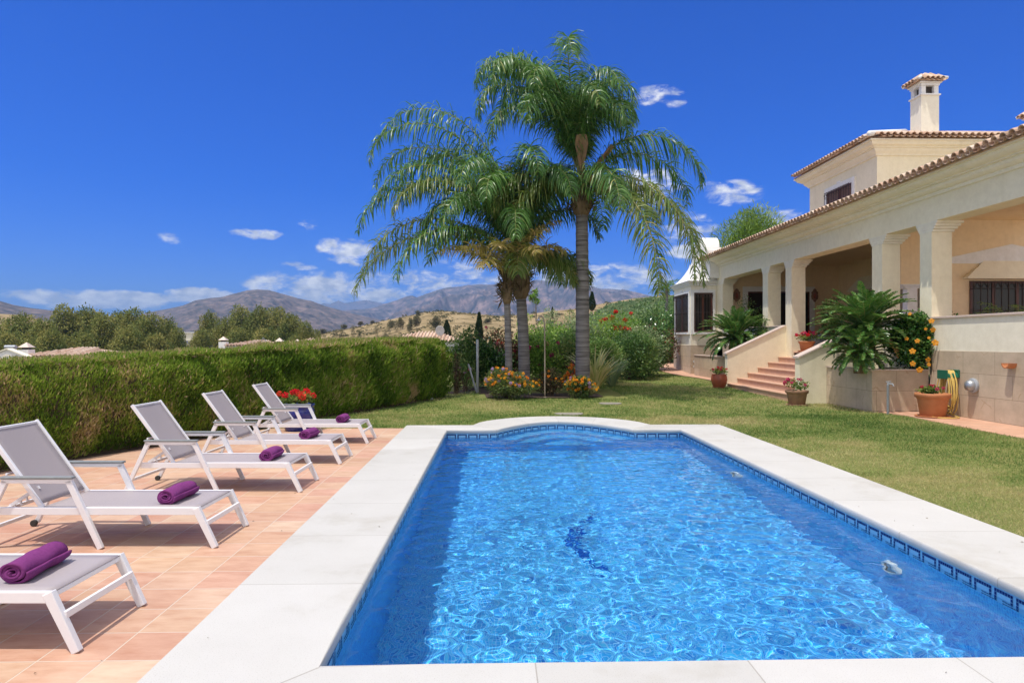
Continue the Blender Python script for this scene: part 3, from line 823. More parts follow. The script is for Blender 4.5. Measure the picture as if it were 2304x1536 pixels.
# ================================================================== LOUNGERS
def make_lounger():
    e = empty('sun_lounger', (0, 0, 0), 'x', 'sun lounger', 'white sun loungers in a row along the pool')
    W = .33
    fr = MB()
    for s in (-1, 1): fr.bar((-1.82, s * W, .305), (-.135, s * W, .305), .032, .062)
    fr.bar((-.16, -W, .312), (-.16, W, .312), .04, .03, side=(1, 0, 0)); fr.bar((-1.44, -W, .30), (-1.44, W, .30), .03, .03, side=(1, 0, 0))
    fr.bar((-.80, -W, .285), (-.80, W, .285), .03, .025, side=(1, 0, 0)); fr.bar((-1.80, -W, .30), (-1.80, W, .30), .03, .03, side=(1, 0, 0))
    fr.build('frame', M['white_metal'], e, bevel=.004)
    def slingmesh(name, a, b, w, sag):
        n, k = 16, 8; V = []; F = []; U = []
        for i in range(n + 1):
            for j in range(k + 1):
                t = i / n; q = j / k * 2 - 1; c = Vector(a).lerp(Vector(b), t)
                nr = Vector((-(b[2] - a[2]), 0, b[0] - a[0])).normalized(); nr = nr if nr.z > 0 else -nr
                c = c - nr * sag * (1 - q * q) * math.sin(math.pi * min(1, max(0, t * .96 + .02)))
                V.append((c.x, q * w, c.z)); U.append((q * w, t * (Vector(b) - Vector(a)).length))
        for i in range(n):
            for j in range(k): F.append((i * (k + 1) + j, i * (k + 1) + j + 1, (i + 1) * (k + 1) + j + 1, (i + 1) * (k + 1) + j))
        o = mesh_np(name, np.array(V), F, M['sling'], e, smooth=True, uv=np.array(U))
        so = o.modifiers.new('Thickness', 'SOLIDIFY'); so.thickness = .004
        return o
    slingmesh('seat_sling', (-1.45, 0, .330), (-.14, 0, .330), W - .012, .010)
    slingmesh('backrest_sling', (-1.475, 0, .355), (-1.925, 0, .972), .292, .012)
    bf = MB()
    for s in (-1, 1): bf.bar((-1.455, s * .302, .325), (-1.935, s * .302, .983), .028, .036)
    bf.bar((-1.928, -.302, .968), (-1.928, .302, .968), .03, .022, side=(1, 0, 0)); bf.bar((-1.76, -.302, .60), (-1.76, .302, .60), .02, .02, side=(1, 0, 0))
    bf.build('backrest_frame', M['white_metal'], e, bevel=.004)
    for s in (-1, 1):
        lg = MB(); lg.bar((-.162, s * W, .33), (-.004, s * W, .004), .042, .058, w1=.046); lg.build('leg', M['white_metal'], e, bevel=.004)
        lg = MB(); lg.bar((-1.195, s * (W + .036), .565), (-.93, s * (W + .036), .004), .036, .052, w1=.044); lg.build('leg', M['white_metal'], e, bevel=.004)
        lg = MB(); lg.bar((-1.715, s * (W + .036), .565), (-1.965, s * (W + .036), .03), .036, .05, w1=.040); lg.build('leg', M['white_metal'], e, bevel=.004)
        wh = MB(); n = 14; y0, y1 = s * (W + .012), s * (W + .016 - .035)
        vs = [( -1.968 + .03 * math.cos(2 * math.pi * k / n), y, .03 + .03 * math.sin(2 * math.pi * k / n)) for y in (y0, y1) for k in range(n)]
        wh.add(vs, [(k, (k + 1) % n, n + (k + 1) % n, n + k) for k in range(n)] + [tuple(range(n)), tuple(range(n, 2 * n))]); wh.build('wheel', M['rubber'], e, bevel=.004)
        ar = MB(); ar.bar((-1.745, s * (W + .036), .560), (-1.165, s * (W + .036), .560), .036, .034)
        ao = ar.build('armrest', M['white_metal'], e, bevel=.004)
        ap = MB(); ap.bar((-1.755, s * (W + .036), .588), (-1.155, s * (W + .036), .588), .058, .020); ap.build('armrest_pad', M['grey_pad'], ao, bevel=.006)
        rk = MB(); y = s * .20
        rk.bar((-1.80, y, .315), (-1.555, y, .475), .018, .028)
        for k in range(4):
            x = -1.765 + k * .05; z = .315 + (x + 1.80) * .653
            rk.bar((x, y, z), (x + .010, y, z - .045), .014, .012); rk.bar((x + .010, y, z - .045), (x + .024, y, z - .040), .014, .010)
        rk.build('recline_rack', M['white_metal'], e)
    st = MB(); st.bar((-.075, -W, .205), (-.075, W, .205), .022, .040, side=(1, 0, 0)); st.build('foot_crossbar', M['white_metal'], e, bevel=.003)
    st = MB(); st.bar((-1.905, -W - .03, .145), (-1.905, W + .03, .145), .030, .030, side=(1, 0, 0)); st.build('rear_crossbar', M['white_metal'], e, bevel=.003)
    return e
def towel_mesh(seed):
    rng = np.random.default_rng(seed); N = 120; turns = 3.6; K = 18; th = .0150
    A = np.linspace(0, turns * 2 * math.pi, N)
    r0, r1 = .016, .082
    rad = r0 + (r1 - r0) * (A / A[-1])
    V = []; U = []
    for j in range(K + 1):
        q = j / K * 2 - 1
        endr = 1 - .07 * abs(q) ** 4
        for side in (0, 1):
            rr = rad - (th if side else 0)
            wob = 1 + .05 * np.sin(A * 1.3 + 3 * q + seed) + .03 * np.sin(A * 2.7 - 5 * q + 2 * seed) + .02 * np.sin(9 * q + A)
            x = rr * wob * np.cos(A + 2.6) * 1.20 * endr; z = rr * wob * np.sin(A + 2.6) * .90 * endr
            yy_ = q * (.205 + .010 * np.sin(A * .8 + seed) * (abs(q) ** 3))
            z = np.maximum(z, -.064)
            for i in range(N): V.append((x[i], yy_[i], z[i])); U.append((q * .2, rad[i] * A[i]))
    F = []
    st = 2 * N
    for j in range(K):
        for side in (0, 1):
            for i in range(N - 1):
                a = j * st + side * N + i; b = a + st
                F.append((a, a + 1, b + 1, b) if not side else (a, b, b + 1, a + 1))
        for i in (0, N - 1):
            a = j * st + i; F.append((a, a + N, a + N + st, a + st))
    for j in (0, K):
        for i in range(N - 1):
            a = j * st + i; F.append((a, a + 1, a + N + 1, a + N))
    return np.array(V), F, np.array(U)
LXY = [(-2.385, 4.085), (-2.455, 5.99), (-2.395, 8.08), (-2.39, 9.85), (-2.41, 11.75)]
LLAB = ['sun lounger cut off by the picture edge, only its foot end with a towel showing', 'sun lounger second from the front edge of the terrace, its headrest at the picture edge',
        'middle sun lounger of the five in the row', 'fourth sun lounger from the front, just before the one by the blue pot', 'sun lounger at the far end of the row beside the blue flower pot']
TLAB = ['large looking rolled purple towel on the lounger at the bottom left corner', 'rolled purple towel on the second lounger from the front', 'rolled purple towel on the middle lounger',
        'rolled purple towel on the fourth lounger from the front', 'small looking rolled purple towel on the lounger by the blue pot']
TOF = [(-.47, .0, .06), (-.475, -.01, -.02), (-.45, 0, .03), (-.53, 0, -.05), (-.50, .01, .04)]
proto = make_lounger()
for i, ((xc, d), lb) in enumerate(zip(LXY, LLAB)):
    o = proto if i == 0 else dup(proto)
    o.location = cw(xc, d, -.008); o.rotation_euler = (0, 0, -TH); o['label'] = lb
    V, F, U = towel_mesh(i + 1)
    t = mesh_np('rolled_towel', V, F, M['towel'], smooth=True, uv=U, fixn=True)
    t.location = cw(xc + TOF[i][0], d + TOF[i][1], .384); t.rotation_euler = (0, 0, -TH + TOF[i][2])
    tag(t, TLAB[i], 'towel', 'rolled purple towels on the loungers')

# ================================================================== FLOWERS
def blossom_mesh(kind, m, size, seed=0):
    rng = np.random.default_rng(seed + 40)
    if kind == 'ball':                       # a dome of small petals
        n = 46; u = unit(rng.normal(size=(n, 3)) + np.array([0, 0, .35])); b = u * size * .28
        V, F = leaves(b, u + rng.normal(size=(n, 3)) * .5, size * .42, size * .40, nrm=rng.normal(size=(n, 3)), rng=rng)
        r = np.repeat(rng.random(n), 4)
    else:                                    # five broad petals round a throat, facing +X
        V = []; F = []; r = []
        for k in range(5):
            an = 2 * math.pi * k / 5 + .3; c, s = math.cos(an), math.sin(an); c2, s2 = -s, c
            pts = [(.0, 0, 0), (.05, .34, .22), (.12, .62, .44), (.02, 1.0, .30), (-.06, 1.08, 0), (.02, 1.0, -.30), (.12, .62, -.44), (.05, .34, -.22)]
            o = len(V)
            for x, a, t in pts: V.append(((x + .10) * size * .5, (a * c + t * c2) * size * .5, (a * s + t * s2) * size * .5)); r.append(.35 + .3 * rng.random())
            F += [(o, o + 1, o + 6 + 1), (o + 1, o + 2, o + 6, o + 7), (o + 2, o + 3, o + 4, o + 6), (o + 4, o + 5, o + 6)]
        o = len(V)
        for k in range(4): V += [(k * size * .12, .02 * size, 0), (k * size * .12, -.02 * size, .03 * size)]; r += [.95, .95]
        F += [(o + 2 * i, o + 2 * i + 1, o + 2 * i + 3, o + 2 * i + 2) for i in range(3)]
        return mesh_np('blossom', np.array(V), F, m, rnd=np.array(r), fixn=False).data
    return mesh_np('blossom', V, F, m, rnd=r).data
_B = {}
def blossom(parent, loc, m, size=.05, kind='ball', rot=None, nm_='blossom'):
    key = (m, kind, round(size, 3), random.randint(0, 2))
    if key not in _B:
        me = blossom_mesh(kind, M[m], size, key[3]); _B[key] = me
        for ob in [ob for ob in bpy.data.objects if ob.data == me]: bpy.data.objects.remove(ob)
    o = bpy.data.objects.new(nm_, _B[key]); COL.objects.link(o); o.parent = parent
    o.location = Vector(loc) - parent.location
    o.rotation_euler = rot or (random.uniform(-.4, .4), random.uniform(-.4, .4), random.uniform(0, 6.3))
    s = random.uniform(.8, 1.2); o.scale = (s, s, s)
    return o

def pot(name, c, prof, m, label, group=None, saucer=None, cat='flower pot', smooth=True, s=1.0):
    e = empty(name, c, label, cat, group)
    mb = MB(); mb.lathe([(r * s, z * s) for r, z in prof], tuple(c), 32)
    mb.build('pot_body', m, e, smooth=True)
    top = max(z for r, z in prof) * s; rr = prof[-1][0] * s
    so = MB(); so.lathe([(rr * 1.02, 0), (rr * .6, .01), (0.0, .015)], (c[0], c[1], c[2] + prof[-1][1] * s), 24); so.build('soil', M['soil'], e, smooth=True)
    if saucer:
        sa = MB(); sa.lathe([(saucer * .85, 0), (saucer, .02), (saucer, .035), (saucer * .93, .035), (saucer * .9, .02), (0, .018)], tuple(c), 28); sa.build('saucer', m, e, smooth=True)
    return e, c[2] + top
def geranium(e, c, ztop, rx, h, nflow, cols, nl=420, lm='lf_geranium', ls=.055, fs=.06, spread=1.0):
    cl = cluster((c[0], c[1], ztop + h * .25), (rx, rx, h * .55), 14, .42, low=-.2)
    foliage('foliage', M[lm], nl, cl, ls, ls * 1.05, e, off=e.location, shell=.2, zmin=ztop - .02)
    for k in range(nflow):
        an = random.uniform(0, 6.28); rr = rx * spread * random.random() ** .5; zt = ztop + h * random.uniform(.65, 1.05) * (1 - .25 * (rr / rx) ** 2)
        b = Vector((c[0] + rr * math.cos(an), c[1] + rr * math.sin(an), zt))
        st = MB(); st.tube([(c[0] + rr * .5 * math.cos(an), c[1] + rr * .5 * math.sin(an), ztop + .02), tuple(b)], .0035, 5); 
        blossom(e, b, random.choice(cols), fs)
POTP = [(.62, 0), (.70, .03), (.86, .60), (.92, .66), (1.0, .68), (1.02, .78), (1.0, .82), (.90, .82), (.86, .74)]
# blue glazed pot at the end of the loungers
c = cw(-4.14, 13.15, -.03)
e, zt = pot('blue_flower_pot', tuple(c), [(.19, 0), (.21, .02), (.27, .14), (.315, .30), (.325, .42), (.30, .48), (.33, .50), (.335, .53), (.30, .53), (.28, .47)], M['blue_glaze'],
            'cobalt blue glazed pot of red geraniums behind the far lounger', 'potted geraniums')
geranium(e, c, zt, .34, .26, 13, ['fl_red', 'fl_red', 'fl_coral'], 520, ls=.06, fs=.11)
# terracotta pots by the villa
c = P(1618, 870, 24.4); c.z = gz(c.y)
e, zt = pot('round_flower_pot', tuple(c), [(.17, 0), (.20, .02), (.26, .16), (.285, .30), (.27, .42), (.255, .46), (.27, .49), (.24, .49), (.23, .43)], M['terracotta_red'],
            'rounded dark red pot of geraniums on the grass left of the steps', 'potted geraniums', saucer=.24)
geranium(e, c, zt, .26, .24, 10, ['fl_crimson', 'fl_red'], 300, fs=.075)
c = cw(7.72, 18.5, -.03)
e, zt = pot('flower_pot', tuple(c), [(r * .295, z * .50) for r, z in POTP], M['terracotta_old'], 'weathered grey brown pot of pink geraniums at the foot of the right stair wall', 'potted geraniums', saucer=.29)
geranium(e, c, zt, .30, .32, 9, ['fl_crimson', 'fl_pink', 'fl_pink'], 260, fs=.085, spread=1.2)
c = cw(9.55, 15.5, -.012)
e, zt = pot('flower_pot', tuple(c), [(r * .36, z * .66) for r, z in POTP], M['terracotta'], 'large smooth orange pot of low geraniums beside the coiled hose', 'potted geraniums', saucer=.36)
geranium(e, c, zt, .29, .18, 6, ['fl_crimson', 'fl_pink'], 420, fs=.075)
POT_STAIR = (10.86, 23.5, 1.35)
e, zt = pot('flower_pot', POT_STAIR, [(r * .275, z * .44) for r, z in POTP], M['terracotta'], 'terracotta bowl of red geraniums standing at the top of the steps', 'potted geraniums', saucer=.30)
geranium(e, POT_STAIR, zt, .36, .34, 24, ['fl_crimson', 'fl_red', 'fl_pink'], 420, fs=.085, spread=1.1)

# ================================================================== VILLA
WX = 10.6
villa = empty('villa', (12, 22, 0), 'cream villa with arcaded porch, clay tile roofs and a square chimney', 'house')
VP = lambda mb, name, m, parent=villa, **k: mb.build(name, m, parent, **k)
FLR = 1.35
# plinth and terrace parapet
for a_, b_ in (((WX, 5, -.3), (WX + .4, 16.36, 1.48)), ((WX, 24.87, -.3), (WX + .4, 32.3, 1.52)), ((9.34, 32.32, -.3), (WX + .02, 35.4, 1.525))):
    m = MB(); m.box(a_, b_); VP(m, 'stone_plinth', M['stone'])
for a_, b_, z_ in ((5, 16.3, 1.48), (16.75, 18.42, 1.0), (24.87, 31.5, 1.52)):
    m = MB(); m.box((WX + .015, a_, z_), (WX + .28, b_, 2.245)); w_ = VP(m, 'terrace_wall', M['plaster_light'])
    m = MB(); m.box((WX - .03, a_, 2.245), (WX + .31, b_ + .02, 2.295)); m.build('wall_cap', M['cap_stone'], w_, bevel=.008)
m = MB(); m.box((WX + .10, 5, 1.0), (20, 32.2, FLR)); VP(m, 'terrace_floor', M['step_tile'])
# steps
m = MB()
for k in range(7):
    x = 8.42 + k * .375; z = .19 * (k + 1)
    if k == 6: x = 10.67
    m.box((x + .03, 19.02, -.2), (x + .42 if k < 6 else x + .3, 24.58, z - .035)); 
VP(m, 'step_risers', M['step_tile'])
m = MB()
for k in range(7):
    x = 8.42 + k * .375; z = .19 * (k + 1)
    if k == 6: x = 10.67
    m.box((x, 19.015, z - .035), (x + .405 if k < 6 else x + .35, 24.585, z + (.002 if k == 6 else 0)))
VP(m, 'step_treads', M['step_tile'], bevel=.008)
def stair_wall(y0, y1, zb):
    m = MB(); m.prism([(8.45, zb), (WX + .02, zb), (WX + .02, 2.24), (10.56, 2.24), (8.45, 1.25)], 'y', y0, y1)
    w = VP(m, 'stair_wall', M['plaster'], bevel=.006)
    m = MB(); m.prism([(8.40, 1.225), (10.58, 2.245), (10.58, 2.30), (8.40, 1.285)], 'y', y0 - .04, y1 + .04); m.build('cap', M['cap_stone'], w, bevel=.008)
stair_wall(18.72, 19.01, -.2); stair_wall(24.59, 24.86, -.2)
# planters
def planter(x0, y0, y1, zt):
    m = MB(); t = .16
    m.box((x0, y0, -.3), (WX + .0, y0 + t, zt)); m.box((x0, y0 + t, -.3), (x0 + t, y1, zt))
    p = VP(m, 'planter_wall', M['stone'])
    m = MB(); m.box((x0 - .03, y0 - .03, zt), (WX - .004, y0 + t + .02, zt + .04)); m.box((x0 - .03, y0 + t + .02, zt), (x0 + t + .02, y1, zt + .04)); m.build('cap', M['cap_stone'], p, bevel=.006)
    m = MB(); m.box((x0 + t, y0 + t, .0), (WX - .004, y1, zt - .04)); m.build('soil', M['soil'], p)
planter(9.2, 16.42, 18.70, .985); planter(9.3, 24.88, 31.6, 1.05)
# columns with stepped heads
COLS = [(16.30, 16.76), (18.42, 18.92), (24.12, 24.62), (26.22, 26.74), (31.5, 32.32)]
for i, (a, b) in enumerate([(9.9, 10.36)] + COLS):
    m = MB(); m.box((WX, a, .9), (WX + .50, b, 4.36)); c_ = VP(m, 'column', M['plaster'])
    m = MB()
    for k in range(4):
        e_ = .045 * (k + 1)
        m.box((WX + .002 * k, a - e_, 4.36 + .062 * k), (WX + .50 + e_, b + e_, 4.36 + .062 * (k + 1) + .001 * k))
    m.build('capital', M['plaster_light'], c_, bevel=.01)
m = MB(); m.box((WX + .006, 5, 4.608), (WX + .56, 32.30, 5.32)); VP(m, 'beam', M['plaster'])
m = MB(); m.box((WX + .3, 5, 5.32), (16.4, 32.3, 5.5)); VP(m, 'porch_ceiling', M['bounce_tint_plaster'])
# cornice: stepped and rounded profile along the eaves
EX, EZ = 9.98, 5.60
cor = [(WX + .2, 5.20), (WX - .03, 5.20), (WX - .05, 5.24), (WX - .05, 5.275), (WX - .11, 5.29), (WX - .17, 5.33), (WX - .20, 5.38), (WX - .20, 5.405), (WX - .27, 5.41), (WX - .27, 5.435), (WX - .36, 5.455), (WX - .43, 5.50), (WX - .46, 5.54), (WX - .46, 5.565), (WX - .53, 5.57), (WX - .53, 5.60), (WX + .2, 5.62)]
m = MB(); m.prism(cor, 'y', 5, 32.95); VP(m, 'cornice', M['plaster_light'])
# roofs of barrel tiles ------------------------------------------------
def tile_roof(name, parent, eave0, eave1, up, run, pitch=.235, over=.10, run_at=None):
    """rows of half-round cover tiles from an eave line up along `up`, with upturned channel tiles between"""
    rng = random.Random(9); mb = MB(); eave0, eave1, up = Vector(eave0), Vector(eave1), Vector(up).normalized()
    ax = (eave1 - eave0); Ln = ax.length; ax.normalize(); nr = ax.cross(up); nr = nr if nr.z > 0 else -nr
    n = int(Ln / pitch)
    def half(c, l, r, th, sgn, a0, a1, rnd):
        k = 7; vs = []
        for t in (0, l):
            rr = r if t == 0 else r * .9
            for q in (rr, rr - th):
                for i in range(k):
                    an = a0 + (a1 - a0) * i / (k - 1)
                    vs.append(c + up * t + ax * (math.cos(an) * q) + nr * (math.sin(an) * q * sgn))
        fs = []
        for i in range(k - 1):
            fs += [(i, i + 1, 2 * k + i + 1, 2 * k + i), (k + i, 3 * k + i, 3 * k + i + 1, k + i + 1), (i, k + i, k + i + 1, i + 1)]
        mb.add(vs, fs, rnd)
    for i in range(n + 1):
        c = eave0 + ax * (i * pitch + .5 * (Ln - n * pitch)); ln = run if run_at is None else run_at(i * pitch / Ln)
        if ln < .2: continue
        segs = max(1, int(min(ln, 2.8) / .40)); 
        for s_ in range(segs):
            t0 = s_ * .40; l = .46 if s_ < segs - 1 else ln - t0 + over
            half(c + up * (t0 - over) + nr * (.012 * (1 if s_ == 0 else 1) + .055), l, .092, .016, 1, .05, math.pi - .05, rng.random())
        half(c + ax * pitch * .5 + nr * .075 - up * (over - .03), ln, .095, .014, -1, .2, math.pi - .2, rng.random())
    return mb.build(name, M['roof_tile'], parent, fixn=False)
SL = math.tan(R(17))
upv = Vector((1, 0, SL)).normalized()
m = MB(); m.prism([(EX + .02, EZ + .005), (14.3, EZ + .005 + 4.3 * SL), (14.3, EZ - .1 + 4.3 * SL), (EX + .3, EZ - .02)], 'y', 5, 32.98); 
rf = VP(m, 'porch_roof', M['roof_tile']); 
tile_roof('tiles', rf, (EX, 33.0, EZ + .03), (EX, 5, EZ + .03), upv, 4.3)
# porch interior walls
m = MB(); m.box((WX + .5, 31.98, FLR), (16.6, 32.28, 5.33)); m.box((16.3, 20.2, FLR), (16.6, 31.98, 5.33)); VP(m, 'porch_wall', M['bounce_tint_plaster'])
# room wall with an arch facing the camera side of the porch
ys = 20.0
arch = [(12.07, 3.40), (12.66, 3.40)] + [(13.5 - .84 * math.cos(t), 3.40 + .84 * math.sin(t)) for t in [i * math.pi / 14 for i in range(1, 7)]] + [(13.5, 4.24), (13.5, 5.33), (12.07, 5.33)]
m = MB(); m.prism(arch, 'y', ys, ys + .3); m.box((13.5, ys, FLR), (20.0, ys + .3, 5.33)); VP(m, 'room_wall', M['bounce_tint_plaster'])
m = MB(); m.box((12.30, ys + .04, FLR), (12.60, ys + .28, 3.28)); a_ = VP(m, 'arch_column', M['white_plaster'])
m = MB(); m.box((12.10, ys - .04, 3.36), (12.72, ys + .34, 3.40)); m.box((12.16, ys, 3.32), (12.69, ys + .32, 3.36)); m.box((12.22, ys + .02, 3.28), (12.65, ys + .3, 3.32)); m.build('capital', M['white_plaster'], a_, bevel=.008)
m = MB(); m.prism([(13.4, 4.02), (13.4, 4.17), (15.42, 4.60), (17.5, 4.17), (17.5, 4.02)], 'y', ys - .03, ys + .01); VP(m, 'gable_panel', M['white_plaster'])

# windows ----------------------------------------------------------------
def window(parent, face, u0, u1, z0, z1, at, bars=6, surround=.17, hood=False, grille=True, proud=.0, leaves_=2, sill=True, pane='glass'):
    """face 'x': pane looks toward -X at X=at, u along Y;  face 'y': looks toward -Y at Y=at, u along X; out = distance toward the viewer"""
    def B(mb, ua, ub, oa, ob, za, zb):
        if face == 'x': mb.box((at - ob, ua, za), (at - oa, ub, zb))
        else: mb.box((ua, at - ob, za), (ub, at - oa, zb))
    fm = MB(); t = .07
    B(fm, u0, u0 + t, -.02, .035, z0, z1); B(fm, u1 - t, u1, -.02, .035, z0, z1); B(fm, u0 + t, u1 - t, -.02, .034, z1 - t, z1); B(fm, u0 + t, u1 - t, -.02, .034, z0, z0 + t)
    for k in range(1, leaves_):
        c = u0 + (u1 - u0) * k / leaves_; B(fm, c - .05, c + .05, -.02, .033, z0 + t, z1 - t)
    w = fm.build('window', M['wood'], parent)
    gm = MB(); B(gm, u0 + t, u1 - t, -.01, .012, z0 + t, z1 - t); gm.build('pane', M[pane], w)
    if surround:
        sm = MB(); s = surround
        B(sm, u0 - s, u0, -.01, .06, z0 - .1, z1 + s); B(sm, u1, u1 + s, -.01, .06, z0 - .1, z1 + s); B(sm, u0, u1, -.01, .06, z1, z1 + s)
        c = (u0 + u1) / 2; B(sm, c - .14, c + .14, .0, .075, z1 + s, z1 + s + .07)
        if sill: B(sm, u0, u1, -.01, .12, z0 - .1, z0)
        sm.build('surround', M['white_plaster'], w, bevel=.006)
    if grille:
        g = MB(); o = .16
        def rod(a, b, r=.011):
            f = (lambda q: (at - q[1], q[0], q[2])) if face == 'x' else (lambda q: (q[0], at - q[1], q[2]))
            g.tube([f(a), f(b)], r, 6)
        for k in range(bars + 1):
            u = u0 + .02 + (u1 - u0 - .04) * k / bars; rod((u, o, z0 + .01), (u, o, z1 - .01))
            for zc in (z1 - .13, (z0 + z1) / 2): rod((u, o, zc - .03), (u, o, zc + .03), .021)
        for z in (z0 + .03, (z0 + z1) / 2, z1 - .22, z1 - .03): rod((u0 + .0, o, z), (u1 - .0, o, z), .010)
        n = bars * 2
        for k in range(n):
            ua = u0 + .02 + (u1 - u0 - .04) * k / n; ub = u0 + .02 + (u1 - u0 - .04) * (k + 1) / n
            za, zb = ((z1 - .21, z1 - .04), (z1 - .04, z1 - .21))[k % 2]; rod((ua, o, za), (ub, o, zb), .008)
        for u in (u0 + .01, u1 - .01):
            for z in (z0 + .25, z1 - .25): rod((u, .0, z), (u, o, z), .010)
        g.build('grille', M['iron'], w)
    if hood:
        h = MB(); zt = z1 + .55; 
        pts = [(u0 - .25, z1 + .12), (u1 + .25, z1 + .12), (u1 - .45, zt), (u0 + .45, zt)]
        if face == 'y':
            vs = [(u0 - .2, at - .22, z1 + .10), (u1 + .2, at - .22, z1 + .10), (u1 + .2, at, z1 + .10), (u0 - .2, at, z1 + .10), (u0 + .5, at - .005, z1 + .66), (u1 - .5, at - .005, z1 + .66)]
        else:
            vs = [(at - .22, u0 - .2, z1 + .10), (at - .22, u1 + .2, z1 + .10), (at, u1 + .2, z1 + .10), (at, u0 - .2, z1 + .10), (at - .005, u0 + .5, z1 + .66), (at - .005, u1 - .5, z1 + .66)]
        h.add(vs, [(0, 1, 5, 4), (0, 4, 3), (1, 2, 5), (3, 2, 1, 0)]); B(h, u0 - .22, u1 + .22, .0, .24, z1 + .055, z1 + .10)
        h.build('hood', M['plaster'], w)
    return w
window(villa, 'y', 14.15, 16.3, 1.75, 3.50, ys, bars=10, surround=0, hood=True, leaves_=3)
window(villa, 'x', 27.2, 30.6, 1.6, 3.9, 16.3, bars=10, surround=0, hood=True)
window(villa, 'y', 11.95, 14.9, FLR + .02, 4.05, 31.98, surround=.24, grille=False, leaves_=3, sill=False)

# far bay with its own white roof and shaped gable
m = MB(); m.box((9.36, 32.34, 1.525), (WX + .02, 35.38, 4.36)); bw = VP(m, 'bay_wall', M['plaster_light'])
m = MB(); m.box((9.30, 32.28, 4.36), (WX + .006, 35.44, 4.44)); m.box((9.24, 32.22, 4.44), (WX + .012, 35.50, 4.52)); m.box((9.18, 32.16, 4.52), (WX + .018, 35.56, 4.58)); m.build('bay_cornice', M['white_plaster'], bw, bevel=.012)
m = MB(); m.box((9.25, 32.25, 1.90), (9.35, 32.335, 2.0))
window(villa, 'y', 9.50, 10.38, 2.14, 4.02, 32.34, bars=6, surround=.14)
window(villa, 'x', 32.62, 34.95, 2.14, 4.02, 9.36, bars=12, surround=.14)
def flare(t): return 4.58 + 1.5 * t ** 1.8
m = MB(); n = 10; vs = []; fs = []
for i in range(n + 1):
    t = i / n; x = 9.16 + (10.35 - 9.16) * t; y = 32.14 + .55 * t; z = flare(t)
    vs += [(11.2 + .1 * t, 35.58 - .55 * t, z), (x, 35.58 - .55 * t, z), (x, y, z), (11.2 + .1 * t, y, z)]
for i in range(n): fs += [(4 * i + j, 4 * i + j + 1, 4 * i + j + 5, 4 * i + j + 4) for j in range(3)]
m.add(vs, fs); VP(m, 'bay_roof', M['white_plaster'], smooth=False, fixn=False)
GY = 33.6
half_ = [(0, 7.12), (.22, 7.10), (.42, 7.02), (.58, 6.88), (.66, 6.72), (.70, 6.55), (.95, 6.55), (.98, 6.38), (1.22, 6.38), (1.25, 6.16), (1.32, 5.98), (1.75, 5.98), (1.85, 5.75), (1.85, 5.0)]
prof_ = [(GY + a, z - .30) for a, z in reversed(half_)] + [(GY - a * .88, z - .30) for a, z in half_[1:]]
m = MB(); m.prism(prof_, 'x', 10.15, 10.95); gw = VP(m, 'gable_wall', M['white_plaster'])
m = MB(); n = 24; vs = []
for xo, rr in ((10.16, .50), (10.06, .47), (10.06, .36), (10.16, .33)):
    for k in range(n): an = 2 * math.pi * k / n; vs.append((xo, GY + rr * math.cos(an), 6.08 + rr * math.sin(an)))
m.add(vs, [(i * n + k, i * n + (k + 1) % n, (i + 1) * n + (k + 1) % n, (i + 1) * n + k) for i in range(3) for k in range(n)]); m.build('round_moulding', M['white_plaster'], gw, smooth=False)

# upper storey
TX, TY0, TY1, TZ = 14.0, 24.66, 30.0, 8.60
m = MB(); m.box((TX, TY0, 5.5), (24, TY1, 8.95)); VP(m, 'upper_wall', M['plaster'])
def ring_cornice(pr):
    m = MB(); V_ = []
    for o_, z in pr: V_ += [(TX - o_, TY1 + o_, z), (TX - o_, TY0 - o_, z), (24, TY0 - o_, z)]
    k = len(pr); m.add(V_, [(3 * i + j, 3 * i + j + 1, 3 * i + j + 4, 3 * i + j + 3) for i in range(k - 1) for j in range(2)])
    m.add([(TX - pr[i][0], TY1 + pr[i][0], pr[i][1]) for i in range(k)] + [(TX, TY1, pr[-1][1])], [tuple(range(k + 1))])
    return m
VP(ring_cornice([(0, 8.50), (.05, 8.50), (.07, 8.55), (.16, 8.64), (.20, 8.70), (.20, 8.735), (.27, 8.745), (.27, 8.77), (.38, 8.82), (.44, 8.90), (.44, 8.93), (.50, 8.935), (.50, 8.99), (0, 9.0)]), 'upper_cornice', M['plaster_light'], fixn=False)
E2 = .56; z2 = 9.02; S2 = math.tan(R(18.2))
rid = (TY0 + TY1) / 2; hw = rid - (TY0 - E2)
m = MB()
A_ = [(TX - E2 + .04, TY0 - E2 + .04, z2), (24, TY0 - E2 + .04, z2), (24, TY1 + E2 - .04, z2), (TX - E2 + .04, TY1 + E2 - .04, z2), (TX - E2 + hw, rid, z2 + hw * S2), (24, rid, z2 + hw * S2)]
m.add(A_, [(0, 1, 5, 4), (3, 0, 4), (2, 3, 4, 5), (0, 3, 2, 1)]); ur = VP(m, 'upper_roof', M['roof_tile'])
tile_roof('tiles', ur, (TX - E2, TY0 - E2, z2 + .03), (24, TY0 - E2, z2 + .03), (0, 1, S2), 3, run_at=lambda t: min(hw, t * (24 - TX + E2)) / math.cos(math.atan(S2)) * .98)
tile_roof('tiles', ur, (TX - E2, TY1 + E2, z2 + .03), (TX - E2, TY0 - E2, z2 + .03), (1, 0, S2), 3, run_at=lambda t: min(t, 1 - t) * (TY1 - TY0 + 2 * E2) / math.cos(math.atan(S2)) * .98)
m = MB(); m.tube([(TX - E2 - .06, TY0 - E2 - .06, z2 + .10), (TX - E2 + hw, rid, z2 + hw * S2 + .14)], .10, 10); m.build('hip_ridge', M['white_plaster'], ur, smooth=True)
window(villa, 'x', 26.35, 28.35, 6.2, 7.92, TX, bars=10, surround=.2, pane='shutter')
